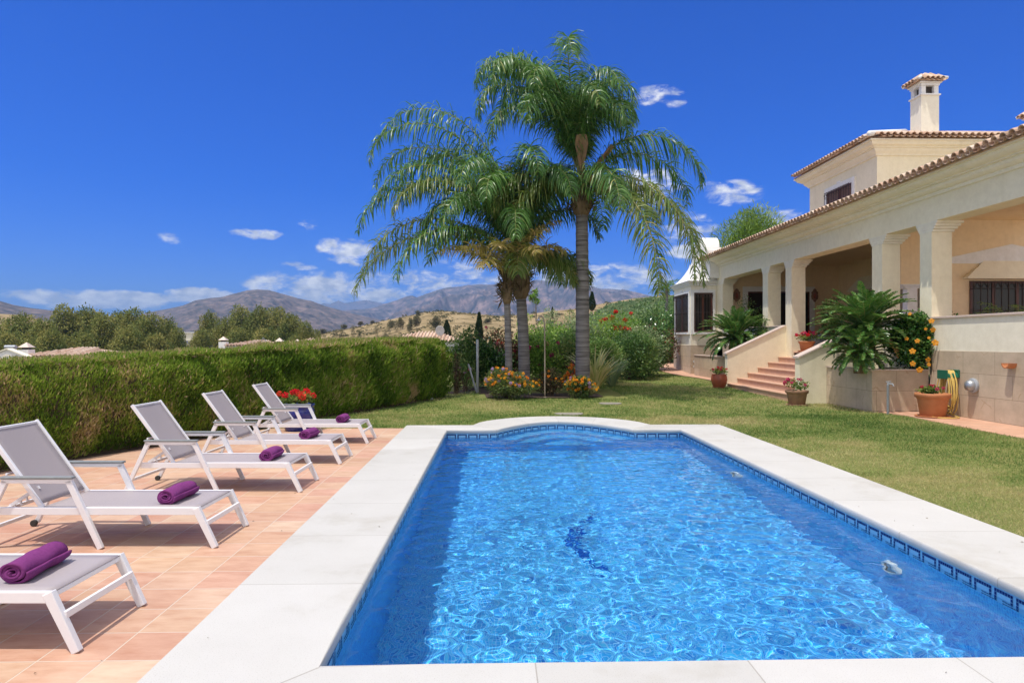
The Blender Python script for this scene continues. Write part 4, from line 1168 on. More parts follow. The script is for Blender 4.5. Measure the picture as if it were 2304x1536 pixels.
# chimneys
def chimney(x, y, zb, top, name='chimney'):
    w = .70; z = top
    m = MB(); m.box((x, y, zb), (x + w, y + w, z)); ch = VP(m, name, M['plaster_light'])
    m = MB(); m.box((x - .05, y - .05, z), (x + w + .05, y + w + .05, z + .06))
    for ax_, ay_ in ((0, 0), (w - .2, 0), (0, w - .2), (w - .2, w - .2)): m.box((x + ax_ + .01, y + ay_ + .01, z + .06), (x + ax_ + .19, y + ay_ + .19, z + .38))
    m.box((x - .02, y - .02, z + .38), (x + w + .02, y + w + .02, z + .47)); m.box((x - .08, y - .08, z + .47), (x + w + .08, y + w + .08, z + .53))
    m.build('lantern', M['white_plaster'], ch, bevel=.01)
    m = MB(); m.box((x + .15, y + .15, z + .06), (x + w - .15, y + w - .15, z + .375)); m.build('flue', M['iron'], ch)
    m = MB(); o_ = .16; c = (x + w / 2, y + w / 2, z + .88)
    m.add([(x - o_, y - o_, z + .55), (x + w + o_, y - o_, z + .55), (x + w + o_, y + w + o_, z + .55), (x - o_, y + w + o_, z + .55), c], [(0, 1, 4), (1, 2, 4), (2, 3, 4), (3, 0, 4), (3, 2, 1, 0)])
    cp = m.build('cap_roof', M['roof_tile'], ch)
    h_ = w / 2 + o_; sl_ = .33 / h_
    tile_roof('tiles', cp, (x - o_, y - o_, z + .56), (x + w + o_, y - o_, z + .56), (0, 1, sl_), 1, pitch=.2, over=.13, run_at=lambda t: min(t, 1 - t) * 2 * h_ * 1.02 + .02)
    tile_roof('tiles', cp, (x - o_, y + w + o_, z + .56), (x - o_, y - o_, z + .56), (1, 0, sl_), 1, pitch=.2, over=.13, run_at=lambda t: min(t, 1 - t) * 2 * h_ * 1.02 + .02)
    m = MB()
    for a, b in ((x - o_ - .05, y - o_ - .05), (x + w + o_ + .05, y - o_ - .05), (x - o_ - .05, y + w + o_ + .05)): m.tube([(a, b, z + .60), (c[0], c[1], c[2] + .06)], .06, 8)
    m.build('hip_tiles', M['white_plaster'], cp, smooth=True)
chimney(16.5, 26.0, 9.2, 11.22); chimney(21.15, 26.0, 9.2, 10.05)

# fittings on the wall -------------------------------------------------
def ornament(c, label):
    e = empty('wall_ornament', c, label, 'wall ornament', 'terracotta wall ornaments in the porch')
    m = MB(); x, y, z = c
    out = [(a_ * .62, b_ * .72) for a_, b_ in [(0, -.42), (.10, -.40), (.12, -.30), (.24, -.24), (.28, -.05), (.24, .12), (.28, .22), (.16, .28), (.14, .36), (.07, .44), (0, .46)]]
    pl = [(x + a, z + b) for a, b in out] + [(x - a, z + b) for a, b in reversed(out[1:-1])]
    m.prism(pl, 'y', y - .07, y); m.build('plaque', M['terracotta_old'], e, bevel=.02)
    m = MB(); m.lathe([(.02, -.14), (.07, -.07), (.075, .01), (.05, .08), (.02, .14)], (x, y - .07, z), 14); m.build('boss', M['terracotta_red'], e, smooth=True)
def on_y(px, py, Y): 
    d = Y / CT  # refined below
    for _ in range(4):
        q = P(px, py, d); d += Y - q.y
    return P(px, py, d)
q = on_y(1657, 665, 31.97); ornament((q.x, 31.975, q.z), 'dark terracotta plaque on the porch wall to the left of the wide window')
q = on_y(1832, 665, 31.97); ornament((q.x, 31.975, q.z), 'dark terracotta plaque on the shaded porch wall behind the steps')
def on_x(px, py, X):
    d = X * 1536 / (px - 1113)
    return P(px, py, d)
# bulkhead lamp
def bulkhead(px, py, label, s=1.0):
    q = on_x(px, py, WX); e = empty('wall_lamp', (WX, q.y, q.z), label, 'wall lamp', 'grey bulkhead lamps on the stone plinth')
    m = MB(); n = 20; vs = []; pr = [(.155, 0), (.165, .02), (.165, .05), (.14, .07)]
    for r, t in pr:
        for k in range(n): an = 2 * math.pi * k / n; vs.append((WX - t, q.y + s * r * math.cos(an), q.z + s * r * math.sin(an)))
    m.add(vs, [(i * n + k, i * n + (k + 1) % n, (i + 1) * n + (k + 1) % n, (i + 1) * n + k) for i in range(3) for k in range(n)] + [tuple(3 * n + k for k in range(n))]); m.build('back_plate', M['grey_plastic'], e, smooth=False)
    m = MB(); vs = []; pr = [(.13, .07), (.125, .12), (.10, .17), (.05, .20), (.01, .205)]
    for r, t in pr:
        for k in range(n): an = 2 * math.pi * k / n; vs.append((WX - t, q.y + s * r * math.cos(an), q.z + s * r * math.sin(an)))
    m.add(vs, [(i * n + k, i * n + (k + 1) % n, (i + 1) * n + (k + 1) % n, (i + 1) * n + k) for i in range(4) for k in range(n)]); m.build('dome', M['galv'], e, smooth=True)
bulkhead(2192, 867, 'round grey bulkhead lamp on the stone wall right of the hose'); bulkhead(1629, 817, 'small grey bulkhead lamp on the stone wall left of the steps', .9)
q = on_x(2279, 817, WX)
m = MB(); n = 10
for sgn in (1,):
    vs = []
    for t in (0, .17):
        for rr in (.11, .085):
            for k in range(n): an = math.pi + math.pi * k / (n - 1); vs.append((WX - t, q.y + rr * math.cos(an), q.z + rr * math.sin(an)))
    fs = []
    for k in range(n - 1): fs += [(k, k + 1, 2 * n + k + 1, 2 * n + k), (n + k, 3 * n + k, 3 * n + k + 1, n + k + 1), (2 * n + k, 2 * n + k + 1, 3 * n + k + 1, 3 * n + k)]
    m.add(vs, fs)
tag(m.build('drain_spout', M['terracotta'], fixn=False), 'little half round clay spout sticking out of the stone plinth', 'drain spout')
m = MB(); q = P(1538, 815, 32.3)
for i in range(3):
    for j in range(4):
        if (i + j) % 2 == 0: m.box((9.34 + .12 + i * .1, 32.305, q.z - .25 + j * .12), (9.34 + .20 + i * .1, 32.319, q.z - .16 + j * .12))
tag(m.build('vent_grille', M['white_plastic']), 'small white pierced vent in the stone base of the far bay', 'vent')
# standpipe
q = cw(0, 0); q = P(1998, 928, 16.15); b = Vector((q.x, q.y, -.03))
e = empty('garden_tap', b, 'grey standpipe with a tap in front of the planter', 'tap')
m = MB(); m.tube([b, b + Vector((0, 0, .70))], .03, 8)
for z in (.20, .45, .62): m.tube([b + Vector((0, 0, z)), b + Vector((0, 0, z + .05))], .032, 8)
m.build('pipe', M['grey_pad'], e, smooth=False)
m = MB(); t = b + Vector((0, 0, .70)); m.tube([t, t + Vector((.01, -.01, .06))], .03, 8); m.tube([t + Vector((0, 0, .03)), t + Vector((.06, -.09, .03)), t + Vector((.07, -.11, -.02))], .018, 8); m.tube([t + Vector((-.05, 0, .075)), t + Vector((.06, -.02, .085))], .012, 6)
m.build('tap_head', M['grey_plastic'], e, smooth=False)
# hose on its holder
hq = on_x(2150, 842, WX)
e = empty('hose_holder', (WX, hq.y, hq.z), 'dark green plastic hose bracket on the stone wall', 'hose holder')
m = MB(); m.box((WX - .03, hq.y - .15, hq.z - .07), (WX, hq.y + .15, hq.z + .11)); m.build('back_plate', M['green_plastic'], e, bevel=.01)
m = MB(); n = 12; vs = []
for x in (WX - .03, WX - .30):
    for rr in (.15, .135):
        for k in range(n): an = .15 + (math.pi - .3) * k / (n - 1); vs.append((x, hq.y + rr * math.cos(an), hq.z - .09 + rr * math.sin(an)))
m.add(vs, [f for k in range(n - 1) for f in ((k, k + 1, 2 * n + k + 1, 2 * n + k), (n + k, 3 * n + k, 3 * n + k + 1, n + k + 1), (2 * n + k, 2 * n + k + 1, 3 * n + k + 1, 3 * n + k))])
m.box((WX - .32, hq.y - .18, hq.z - .10), (WX - .30, hq.y + .18, hq.z + .10)); m.build('cradle', M['green_plastic'], e, bevel=.006)
m = MB(); rr = random.Random(4)
for k in range(9):
    x = WX - .07 - .026 * (k % 9); ph = []
    lo = .10 + .10 * rr.random() if k % 3 else .03; sw = .20 + .07 * rr.random(); cz = hq.z + .075
    for i in range(29):
        a = 2 * math.pi * i / 28; s_ = math.sin(a); c_ = math.cos(a)
        top = (1 + c_) / 2
        z = lo + (cz - lo) * top; y = hq.y + s_ * (sw * (1 - top * .35)) + (-.10) * (1 - top) * (.5 + .5 * rr.random() if i % 7 == 0 else .8)
        ph.append((x - .10 * (1 - top) * (.6 + .4 * math.sin(k)), y, z + .012))
    m.tube(ph, .0135, 7, caps=False)
tail = [(WX - .35, hq.y + .15, .012), (WX - .62, hq.y - .05, .010), (WX - .80, hq.y - .35, .010), (WX - .66, hq.y - .62, .010), (WX - .3, hq.y - .55, .012), (WX - .2, hq.y - .2, .03), (WX - .22, hq.y + .05, .12)]
import itertools
def smoothpath(p, n=8):
    p = [Vector(q) for q in p]; out = []
    for i in range(len(p) - 1):
        a, b, c, d = p[max(0, i - 1)], p[i], p[i + 1], p[min(len(p) - 1, i + 2)]
        for k in range(n):
            t = k / n; out.append(.5 * ((2 * b) + (c - a) * t + (2 * a - 5 * b + 4 * c - d) * t * t + (3 * b - a - 3 * c + d) * t ** 3))
    return out + [p[-1]]
m.tube(smoothpath(tail), .0135, 7)
m.tube([(WX - .35, hq.y + .15, .012), (WX - .42, hq.y + .24, .014)], .02, 8)
tag(m.build('garden_hose', M['hose'], smooth=True), 'yellow hose hanging in loose coils from the green bracket', 'hose')

# ================================================================== HEDGE
def hedge():
    rng = np.random.default_rng(21)
    A, B_ = 3.0, 21.0
    e = empty('conifer_hedge', tuple(cw(hx(12) - .8, 12, -.03)), 'long clipped conifer hedge with brown patches behind the sun loungers', 'hedge')
    def top(d): return 1.40 + .30 * ss(9, 21, d)
    # front face, top, end face
    n1, n2, n3 = 105000, 42000, 8000
    d = A + (B_ - A) * rng.random(n1) ** 1.0; w = 1 / (.35 + d / 12); d = rng.choice(d, n1, p=w / w.sum()); h = rng.random(n1) ** .9
    t = top(d); bulge = .22 * fbm(d * .9, h * 1.6, 3, 5) + .30 * (fbm(d * 2.6, h * 3.0, 3, 6) - .5)
    dep = rng.random(n1) ** 1.5 * .16
    back = .26 * ss(.84, 1.0, h) + .12 * (1 - ss(0, .14, h)) + .20 * h
    xc = hx(d) + .22 + bulge - dep - back; z = h * t + .02 - .03
    p1 = np.stack([xc * CT + d * ST, d * CT - xc * ST, z], 1); nrm = np.array([.90, -.35, .25]) * np.ones((n1, 1))
    d1 = nrm * .42 + rng.normal(size=(n1, 3)) * .40 + np.array([0, 0, 1.05])
    d2_ = A + (B_ - A) * rng.random(n2); u = rng.random(n2)
    xc2 = hx(d2_) - .02 - u * 1.25; z2_ = top(d2_) + .0 * u - .03 + .16 * (fbm(d2_ * 1.5, u * 3, 3, 7) - .42)
    p2 = np.stack([xc2 * CT + d2_ * ST, d2_ * CT - xc2 * ST, z2_], 1); dd2 = np.array([0, 0, .8]) + rng.normal(size=(n2, 3)) * .6
    u3 = rng.random(n3); h3 = rng.random(n3); xc3 = hx(21.0) + .1 - u3 * 1.3; dd = 21.0 + .15 * (fbm(u3 * 3, h3 * 3, 3, 3)) - .05 * rng.random(n3)
    p3 = np.stack([xc3 * CT + dd * ST, dd * CT - xc3 * ST, h3 * 1.68], 1); d3 = np.array([.1, .9, .4]) + rng.normal(size=(n3, 3)) * .5
    base = np.concatenate([p1, p2, p3]); dv = np.concatenate([d1, dd2, d3])
    dist = np.concatenate([d, d2_, dd])
    sc = np.clip(dist / 11, .75, 1.6)
    N_ = len(base); L_ = (.055 + .06 * rng.random(N_)) * sc; W_ = (.013 + .012 * rng.random(N_)) * sc
    V, F = leaves(base, dv, L_, W_, rng=rng)
    f1 = fbm(d * 1.0, h * 1.9, 4, 31); f2 = fbm(d * 2.2, h * 2.5, 3, 33)
    r1 = .33 + (f2 - .5) * 1.1 + .8 * np.clip(f1 - .60, 0, 1) * 2.6 + .55 * (rng.random(n1) < .05) - .12 * (1 - ss(0, .35, h)) * 0 + rng.normal(size=n1) * .15
    r1 += .22 * np.clip((11.5 - d) / 6, 0, 1) * (rng.random(n1) < .5)
    r2 = .62 + rng.normal(size=n2) * .22 + (fbm(d2_ * 2, u * 3, 3, 41) - .5) * .6
    r3 = .36 + rng.normal(size=n3) * .16
    mesh_np('foliage', V - np.array(e.location), F, M['lf_hedge'], e, rnd=np.repeat(np.clip(np.concatenate([r1, r2, r3]), 0, 1), 4))
    m = MB(); ds = np.arange(A, B_ + .01, 1.0); vs = []
    for q in ds:
        for xo, z in ((.02, -.05), (.0, .4), (-.26, float(top(q)) - .05), (-1.15, float(top(q)) - .03), (-1.25, -.05)): vs.append(cw(hx(q) + xo, q, z))
    k = len(ds); m.add(vs, [(5 * i + j, 5 * i + j + 1, 5 * i + j + 6, 5 * i + j + 5) for i in range(k - 1) for j in range(4)] + [tuple(range(5)), tuple(range(5 * k - 5, 5 * k))])
    m.build('inner_branches', M['stem'], e, fixn=True)
hedge()
# white garden spotlight by the hedge
q = cw((971 - 1152) / 1536 * 20.3, 20.3, -.03)
e = empty('garden_spotlight', q, 'small white spotlight on the lawn at the far end of the hedge', 'spotlight')
m = MB(); m.tube([q, q + Vector((0, 0, .06))], .05, 10); m.tube([q + Vector((0, 0, .05)), q + Vector((0, 0, .12))], .02, 8); m.build('stake', M['white_plastic'], e)
m = MB(); a = q + Vector((-.02, .07, .14)); b = q + Vector((.02, -.07, .19)); m.tube([a, a.lerp(b, .3), a.lerp(b, .9), b], [.04, .075, .085, .08], 14); m.build('lamp_head', M['white_plastic'], e, smooth=False)

# ================================================================== PALMS
def make_palm(label, base, top, r0, r1, lean, fronds, fibre, seed, lm_default='lf_palm', spathes=(), group='queen palms on the lawn', wind=0.0):
    rng = np.random.default_rng(seed); e = empty('queen_palm', base, label, 'palm tree', group)
    base = Vector(base); H = top - base.z; m = MB(); n = 60; pts = []; rad = []
    def ax(t): return Vector((base.x + lean[0] * t * t, base.y + lean[1] * t, base.z + H * t))
    for i in range(n + 1):
        t = i / n; pts.append(ax(t)); rad.append((r0 + (r1 - r0) * t) * (1 + .10 * math.exp(-t * 14)) * (1 + .022 * ((i * 7) % 3 - 1)))
    m.tube(pts, rad, 20); m.build('trunk', M['palm_trunk'], e, smooth=True)
    c = ax(1.0)
    m = MB(); fr, fh = fibre
    pp = [(-.12, .9), (-.02, 1.25), (.12, 1.5), (.3, 1.55), (.5, 1.35), (.72, 1.05), (.9, .75), (1.0, .4)]
    m.tube([c + Vector((0, 0, fh * a)) for a, _ in pp], [fr * b * (1 + .06 * math.sin(5 * a)) for a, b in pp], 18); m.build('crown_shaft', M['palm_fibre'], e, smooth=True)
    # ragged boot fibres
    n_ = 260; an = rng.random(n_) * 6.28; zz = rng.random(n_) * fh * .8; rr = fr * 1.42 * (1 - .35 * zz / fh)
    bb = np.stack([c.x + rr * np.cos(an), c.y + rr * np.sin(an), c.z + zz], 1); dd = np.stack([np.cos(an) * .4, np.sin(an) * .4, rng.normal(size=n_) * .6 + .5], 1)
    V, F = leaves(bb, dd, .22 + .2 * rng.random(n_), .045, rng=rng); mesh_np('boot_fibres', V - np.array(base), F, M['lf_dry'], e, rnd=np.repeat(rng.random(n_), 4))
    cc = c + Vector((0, 0, fh * .75))
    for (az, e0, L, bend, kw) in fronds:
        g = dict(npair=120, ll=.92, lw=.038, droop=.50, plume=.55, fwd=.50, rad=.030, petiole=.12, power=1.25); lm = lm_default
        for k, v in kw.items():
            if k == 'm': lm = v
            elif k != 'z': g[k] = v
        V, F, r, rp = pinnate(L, R(e0), R(bend), rng=rng, **g)
        V = rotz(V, R(az)); V[:, 0] -= wind * np.maximum(V[:, 2], 0); V = V + np.array([cc.x + .10 * math.cos(R(az)), cc.y + .10 * math.sin(R(az)), cc.z + kw.get('z', 0)]) - np.array(base)
        mesh_np('frond', V, F, M[lm], e, rnd=r)
    for (az, el, L, w) in spathes:
        d = Vector((math.cos(R(az)) * math.cos(R(el)), math.sin(R(az)) * math.cos(R(el)), math.sin(R(el)))); sd = Vector((-math.sin(R(az)), math.cos(R(az)), 0)); up = d.cross(sd)
        m = MB(); vs = []; st = [(0, .1, 0), (.3, .25, .02), (.6, .7, .06), (.82, 1.0, .10), (1.0, .75, .10)]
        for t, ww, k in st: 
            p = cc + d * (L * t); vs += [p + sd * (w * ww * .5) - up * (k * L * .5), p + up * (.10 * w), p - sd * (w * ww * .5) - up * (k * L * .5)]
        m.add(vs, [(3 * i + j, 3 * i + j + 1, 3 * i + j + 4, 3 * i + j + 3) for i in range(4) for j in range(2)]); o = m.build('dry_spathe', M['spathe'], e, fixn=False)
        so = o.modifiers.new('Thickness', 'SOLIDIFY'); so.thickness = .02
    return e
OLD = dict(m='lf_palm_old'); YEL = dict(m='lf_palm_yellow', ll=.55, lw=.035, droop=.25, npair=60)
bp = cw((1311 - 1152) / 1536 * 22.0, 22.0, gz(22))
U = lambda p, ll=1.0, **k: dict(power=p, ll=ll, npair=140, droop=.5, z=.3, lw=.036, **k)
MAIN = [
 # az (0 = right, 90 = away, 180 = left, 270 = toward viewer), start elevation, length, bend
 (186, 85, 6.0, 190, U(2.4, 1.0)), (172, 87, 5.9, 170, U(2.5, 1.0)), (150, 88, 5.9, 170, U(2.5, 1.0)), (265, 88, 5.7, 185, U(2.4, 1.0)), (330, 88, 4.6, 220, U(2.6, .95)), (210, 86, 5.7, 190, U(2.3, 1.0)), (100, 88, 5.8, 170, U(2.4, 1.0)),
 (140, 84, 5.5, 175, U(2.2, 1.0)), (300, 87, 4.8, 205, U(2.4, 1.0)), (40, 89, 4.8, 215, U(2.6, .95)), (194, 80, 5.4, 185, U(1.9, 1.0)), (240, 83, 5.0, 180, U(2.1, 1.0)), (350, 88, 4.2, 225, U(2.4, .95)), (182, 88, 5.6, 185, U(2.6, 1.0)), (75, 88, 4.8, 205, U(2.5, .95)), (280, 84, 4.3, 190, U(2.0, 1.0)), (230, 79, 4.3, 185, U(1.8, 1.0)), (15, 87, 3.9, 230, U(2.2, .9)), (310, 83, 3.8, 205, U(2.0, .95)), (200, 76, 4.6, 180, U(1.6, 1.0)),
 (352, 56, 5.3, 165, dict(ll=1.05, npair=130, power=1.5, droop=.6)), (10, 48, 4.9, 150, dict(ll=1.0, npair=120, power=1.4)),
 (342, 10, 5.7, 104, dict(m='lf_palm_old', npair=130, power=.9)), (304, 6, 5.6, 98, dict(m='lf_palm_old', ll=1.0, npair=140, power=.7)), (322, 16, 5.8, 112, dict(m='lf_palm_old', npair=130, power=.85)), (285, 20, 3.6, 112, dict(npair=100)),
 (178, 40, 4.2, 145, OLD), (195, 24, 3.6, 110, OLD), (160, 10, 3.4, 80, OLD), (110, 20, 4.2, 90, {}), (70, 24, 4.2, 90, {}), (205, 8, 3.0, 85, OLD), (30, 12, 3.6, 70, OLD),
 (285, 12, 1.9, 80, dict(m='lf_palm_yellow', ll=.3, lw=.015)),
]
make_palm('tallest palm, its single grey ringed trunk standing right of the other two', bp, 5.85, .235, .195, (-.03, 0), MAIN, (.20, 1.25), 1, wind=.14, spathes=((262, 62, 1.55, .42), (330, 48, 1.5, .30)))
bm_ = cw((1180 - 1152) / 1536 * 22.6, 22.6, gz(22.6))
MIDP = [
 (172, 84, 8.5, 172, U(2.2, 1.0)), (186, 80, 8.0, 172, U(2.0, 1.0)), (178, 75, 7.3, 165, U(1.9, 1.0)), (164, 78, 6.8, 165, U(1.9, 1.0)), (192, 70, 6.6, 160, U(1.7, 1.0)), (200, 64, 5.8, 155, U(1.7, .9, m='lf_palm_old')), (160, 70, 5.8, 140, U(1.8, .9)), (150, 84, 6.6, 165, U(2.1, .9)),
 (190, 58, 6.8, 142, U(1.5, .95)), (176, 50, 6.6, 130, dict(npair=130, ll=.95, m='lf_palm_old')), (183, 36, 6.5, 114, dict(npair=130, ll=.9, m='lf_palm_old')), (205, 46, 5.4, 135, dict(npair=120)), (195, 66, 4.6, 170, U(1.6, .9)),
 (225, 64, 4.6, 160, U(1.6, .9)), (250, 74, 4.6, 170, U(1.9, .9)), (280, 84, 5.4, 185, U(2.1, 1.0)), (300, 80, 5.0, 185, U(1.9, 1.0)), (235, 80, 5.2, 180, U(2.0, 1.0)), (120, 78, 5.2, 150, U(2.0, .9)), (90, 83, 5.2, 150, U(2.1, .9)), (40, 80, 5.0, 175, U(2.0, .9)), (320, 78, 4.6, 175, U(2.0, .9)), (350, 78, 5.2, 180, U(2.0, .95)), (20, 84, 5.6, 185, U(2.2, .95)), (10, 68, 4.0, 170, U(1.7, .85)), (140, 54, 5.2, 120, {}), (265, 62, 3.6, 170, U(1.6, .8)),
 (350, 34, 2.7, 120, OLD), (20, 28, 2.9, 110, OLD), (330, 24, 2.3, 110, OLD), (60, 30, 3.6, 90, {}), (265, 46, 2.6, 150, OLD),
]
make_palm('palm with a thick grey trunk and a bulging fibrous neck, middle trunk of the three', bm_, 3.25, .20, .165, (-.12, 0), MIDP, (.19, 1.35), 2, wind=.06, spathes=((300, 70, 1.0, .22), (200, 74, 1.0, .22)))
bt = cw((1145 - 1152) / 1536 * 21.6, 21.6, gz(21.6))
SML = [(185, 46, 2.4, 70, YEL), (160, 60, 2.2, 80, YEL), (215, 64, 2.0, 100, YEL), (300, 58, 2.0, 100, YEL), (340, 52, 2.2, 80, YEL), (20, 60, 2.2, 80, YEL), (260, 70, 1.9, 110, YEL), (90, 66, 2.2, 80, YEL), (320, 76, 2.2, 90, YEL), (240, 40, 1.7, 90, YEL), (0, 76, 2.5, 70, YEL)]
make_palm('slender palm with a thin trunk and short yellowing leaves, leftmost of the three', bt, 3.0, .125, .098, (-.06, 0), SML, (.11, 1.1), 3, lm_default='lf_palm_yellow')

# ================================================================== CYCADS
def cycad(label, c, s, nf, seed, dry=3, lo=-18):
    e = empty('sago_palm', c, label, 'sago palm', 'sago palms by the steps'); rng = np.random.default_rng(seed)
    m = MB(); m.tube([Vector(c), Vector(c) + Vector((0, 0, .35 * s)), Vector(c) + Vector((0, 0, .62 * s))], [.2 * s, .22 * s, .15 * s], 12); m.build('trunk', M['palm_fibre'], e)
    top = np.array([0, 0, .58 * s])
    for k in range(nf):
        t = k / (nf - 1); az = k * 2.39996; e0 = 82 - t * (82 - lo) ; L = (1.05 + .35 * math.sin(math.pi * min(1, t * 1.2))) * s * rng.uniform(.9, 1.08)
        isdry = k >= nf - dry
        V, F, r, rp = pinnate(L, R(e0 + rng.normal() * 5), R(46 + 26 * t + rng.normal() * 6), 74, .155 * s, .026 * s, .05, .08, rng, petiole=.10, fwd=.75, stiff=True, rad=.013 * s, power=1.4)
        mesh_np('frond', rotz(V, az) + top, F, M['lf_cycad_dry' if isdry else 'lf_cycad'], e, rnd=r)
    return e
q = cw(0, 0); cz = P(1948, 720, 17.4)
cycad('big sago palm with arching glossy fronds in the stone planter right of the steps', (cz.x, cz.y, 1.36), 1.04, 104, 5, 5, -8)
cz = P(1928, 800, 17.2)
e2 = cycad('low dark sago palm growing under the big one and spilling over the planter', (cz.x + .02, cz.y - .12, .90), .78, 84, 6, 0, -10)
cz = P(1655, 770, 27.2)
cycad('smaller sago palm behind the left stair wall', (cz.x, cz.y, 1.05), 1.25, 74, 7, 0, -12)

# ================================================================== SHRUBS
def bush(name, label, cat, px, d, hw, ytop, m, n=2200, leaf=.075, group=None, depth=None, zb=None, k=16, flowers=None, stem=True, aspect=.62, wind=0, shell=.45, frac=.45, upb=.2, ybase=None):
    q = P(px, 768, d); zb = gz(q.y) if zb is None else zb; zt = EYE + (768 - ytop) / 1536 * d
    e = empty(name, (q.x, q.y, zb), label, cat, group); dp = depth or hw * .8; h = zt - zb
    cl = cluster((q.x, q.y, zb + h * .52), (hw, dp, h * .50), k, frac, low=-.75)
    foliage('foliage', M[m], n, cl, leaf, leaf * aspect, e, off=e.location, shell=shell, zmin=zb + .02, upb=upb)
    if stem:
        mb = MB()
        for i in range(6):
            a = random.uniform(0, 6.28); c_ = random.choice(cl)
            mb.tube([(q.x + .08 * math.cos(a), q.y + .08 * math.sin(a), zb), (q.x + (c_[0] - q.x) * .5, q.y + (c_[1] - q.y) * .5, zb + (c_[2] - zb) * .6), c_[:3]], [.03, .02, .008], 6)
        mb.build('stems', M['stem'], e)
    if flowers:
        cnt, cols, size, kind, zr = flowers
        for _ in range(cnt):
            c_ = random.choice(cl); a = random.uniform(math.pi * .95, math.pi * 2.05); el = random.uniform(-.2, 1.3)
            u_ = Vector((math.cos(a) * math.cos(el), math.sin(a) * math.cos(el), math.sin(el)))
            p = Vector((c_[0] + u_.x * c_[3] * 1.02, c_[1] + u_.y * c_[4] * 1.02, c_[2] + u_.z * c_[5] * 1.02))
            if p.z < zb + h * zr[0] or p.z > zb + h * zr[1]: continue
            rot = None if kind == 'ball' else (random.uniform(-.4, .4), -el * .6 + random.uniform(-.3, .3), a + random.uniform(-.4, .4))
            blossom(e, p, random.choice(cols), size, kind, rot)
    return e
# flowering lantana in front of the palms
LAN = ['fl_orange', 'fl_yellow', 'fl_yellow', 'fl_orange', 'fl_yellow']
bush('lantana_bush', 'rounded orange flowered bush in front of the two left palm trunks', 'bush', 1141, 20.4, .84, 832, 'lf_lantana', 6400, .06, 'flowering bushes under the palms', depth=.7, k=24, flowers=(175, LAN + ['fl_lilac'], .07, 'ball', (.42, 1.1)), frac=.36)
bush('lantana_bush', 'orange flowered bush at the foot of the tallest palm', 'bush', 1308, 20.6, .60, 846, 'lf_lantana', 4200, .06, 'flowering bushes under the palms', depth=.55, k=16, flowers=(110, LAN + ['fl_lilac'], .07, 'ball', (.3, 1.1)), frac=.4)
bush('lantana_bush', 'thin upright bush with orange red tips beside the tallest palm', 'bush', 1287, 22.4, .36, 818, 'lf_lantana', 700, .06, 'flowering bushes under the palms', k=10, flowers=(70, ['fl_coral', 'fl_orange'], .075, 'ball', (.4, 1.1)))
bush('dry_bush', 'low brownish straggly bush between the two orange flowered ones', 'bush', 1238, 21.3, .58, 836, 'lf_dry', 2000, .07, 'flowering bushes under the palms', k=14, flowers=(45, LAN, .07, 'ball', (.55, 1.1)))
bush('dry_bush', 'pale straggly rose bush at the far end of the hedge', 'bush', 1026, 22.0, .26, 800, 'lf_dry', 700, .07, None, k=9)
bush('rose_bush', 'thin bush with a few pale pink blooms by the leaning metal strut', 'bush', 1046, 22.9, .30, 815, 'lf_mid', 600, .07, None, k=9, flowers=(9, ['fl_pink', 'fl_lilac'], .08, 'ball', (.2, 1)))
SG = 'shrubs of the border behind the palms'
SHR = [
 # px, d, half width, ytop, material, n, label, flowers
 (1052, 24.2, .75, 752, 'lf_dark', 2600, 'dark green shrub growing right against the end of the hedge', None),
 (1104, 24.6, .80, 764, 'lf_hibiscus', 2800, 'glossy dark shrub behind the grey metal post', (10, ['fl_lilac'], .07, 'ball', (.3, 1))),
 (1122, 25.6, .72, 728, 'lf_red', 900, 'airy shrub with reddish leaves left of the thin palm trunk', (16, ['fl_coral', 'fl_pink'], .09, 'ball', (.4, 1.1))),
 (1164, 25.0, .55, 762, 'lf_red', 1100, 'shrub with red new leaves showing between the two left palm trunks', (9, ['fl_crimson'], .09, 'ball', (.2, 1))),
 (1212, 25.2, .95, 752, 'lf_bright', 3200, 'leafy light green shrub dotted with magenta flowers between the middle and tallest palm', (20, ['fl_magenta'], .12, 'ball', (.3, 1.05))),
 (1272, 25.6, .85, 748, 'lf_mid', 2800, 'mid green shrub just left of the tallest palm trunk', (7, ['fl_magenta'], .11, 'ball', (.3, 1))),
 (1236, 29.5, 1.7, 726, 'lf_bright', 3000, 'bright green shrub rising behind the magenta flowered one', None),
 (1312, 30.5, 1.3, 722, 'lf_grey', 2200, 'greyish green shrub partly hidden by the tallest palm trunk', None),
 (1384, 31.0, 1.5, 716, 'lf_bright', 3600, 'bright green creeper topped with scarlet flowers', (46, ['fl_coral', 'fl_red'], .17, 'ball', (.78, 1.15))),
 (1352, 27.0, .9, 758, 'lf_mid', 2400, 'mid green shrub right of the tallest palm trunk', None),
 (1416, 28.6, 1.15, 748, 'lf_dark', 3600, 'rounded dark green shrub right of the variegated flax', None),
 (1428, 30.2, 1.25, 738, 'lf_grey', 3000, 'silvery green shrub behind the rounded dark one', None),
 (1462, 31.6, 1.0, 728, 'lf_hibiscus', 2600, 'dark glossy shrub in the border left of the far bay window', (6, ['fl_coral'], .12, 'ball', (.4, 1))),
 (1478, 34.5, 1.0, 712, 'lf_red', 1500, 'brownish red leaved shrub near the far bay window', None),
 (1503, 38.0, 1.3, 690, 'lf_hibiscus', 3000, 'tall dark evergreen shrub beside the far bay window', None),
 (1475, 41.0, 1.8, 672, 'lf_dark', 2600, 'tall dark shrub at the far corner of the lawn', None),
]
for (px, d, hw, yt, m_, n, lb, fl) in SHR:
    bush('border_shrub', lb, 'shrub', px, d, hw, yt, m_, int(n * 2.3), .092 * max(1, d / 28), SG, flowers=fl, k=26, frac=.46)
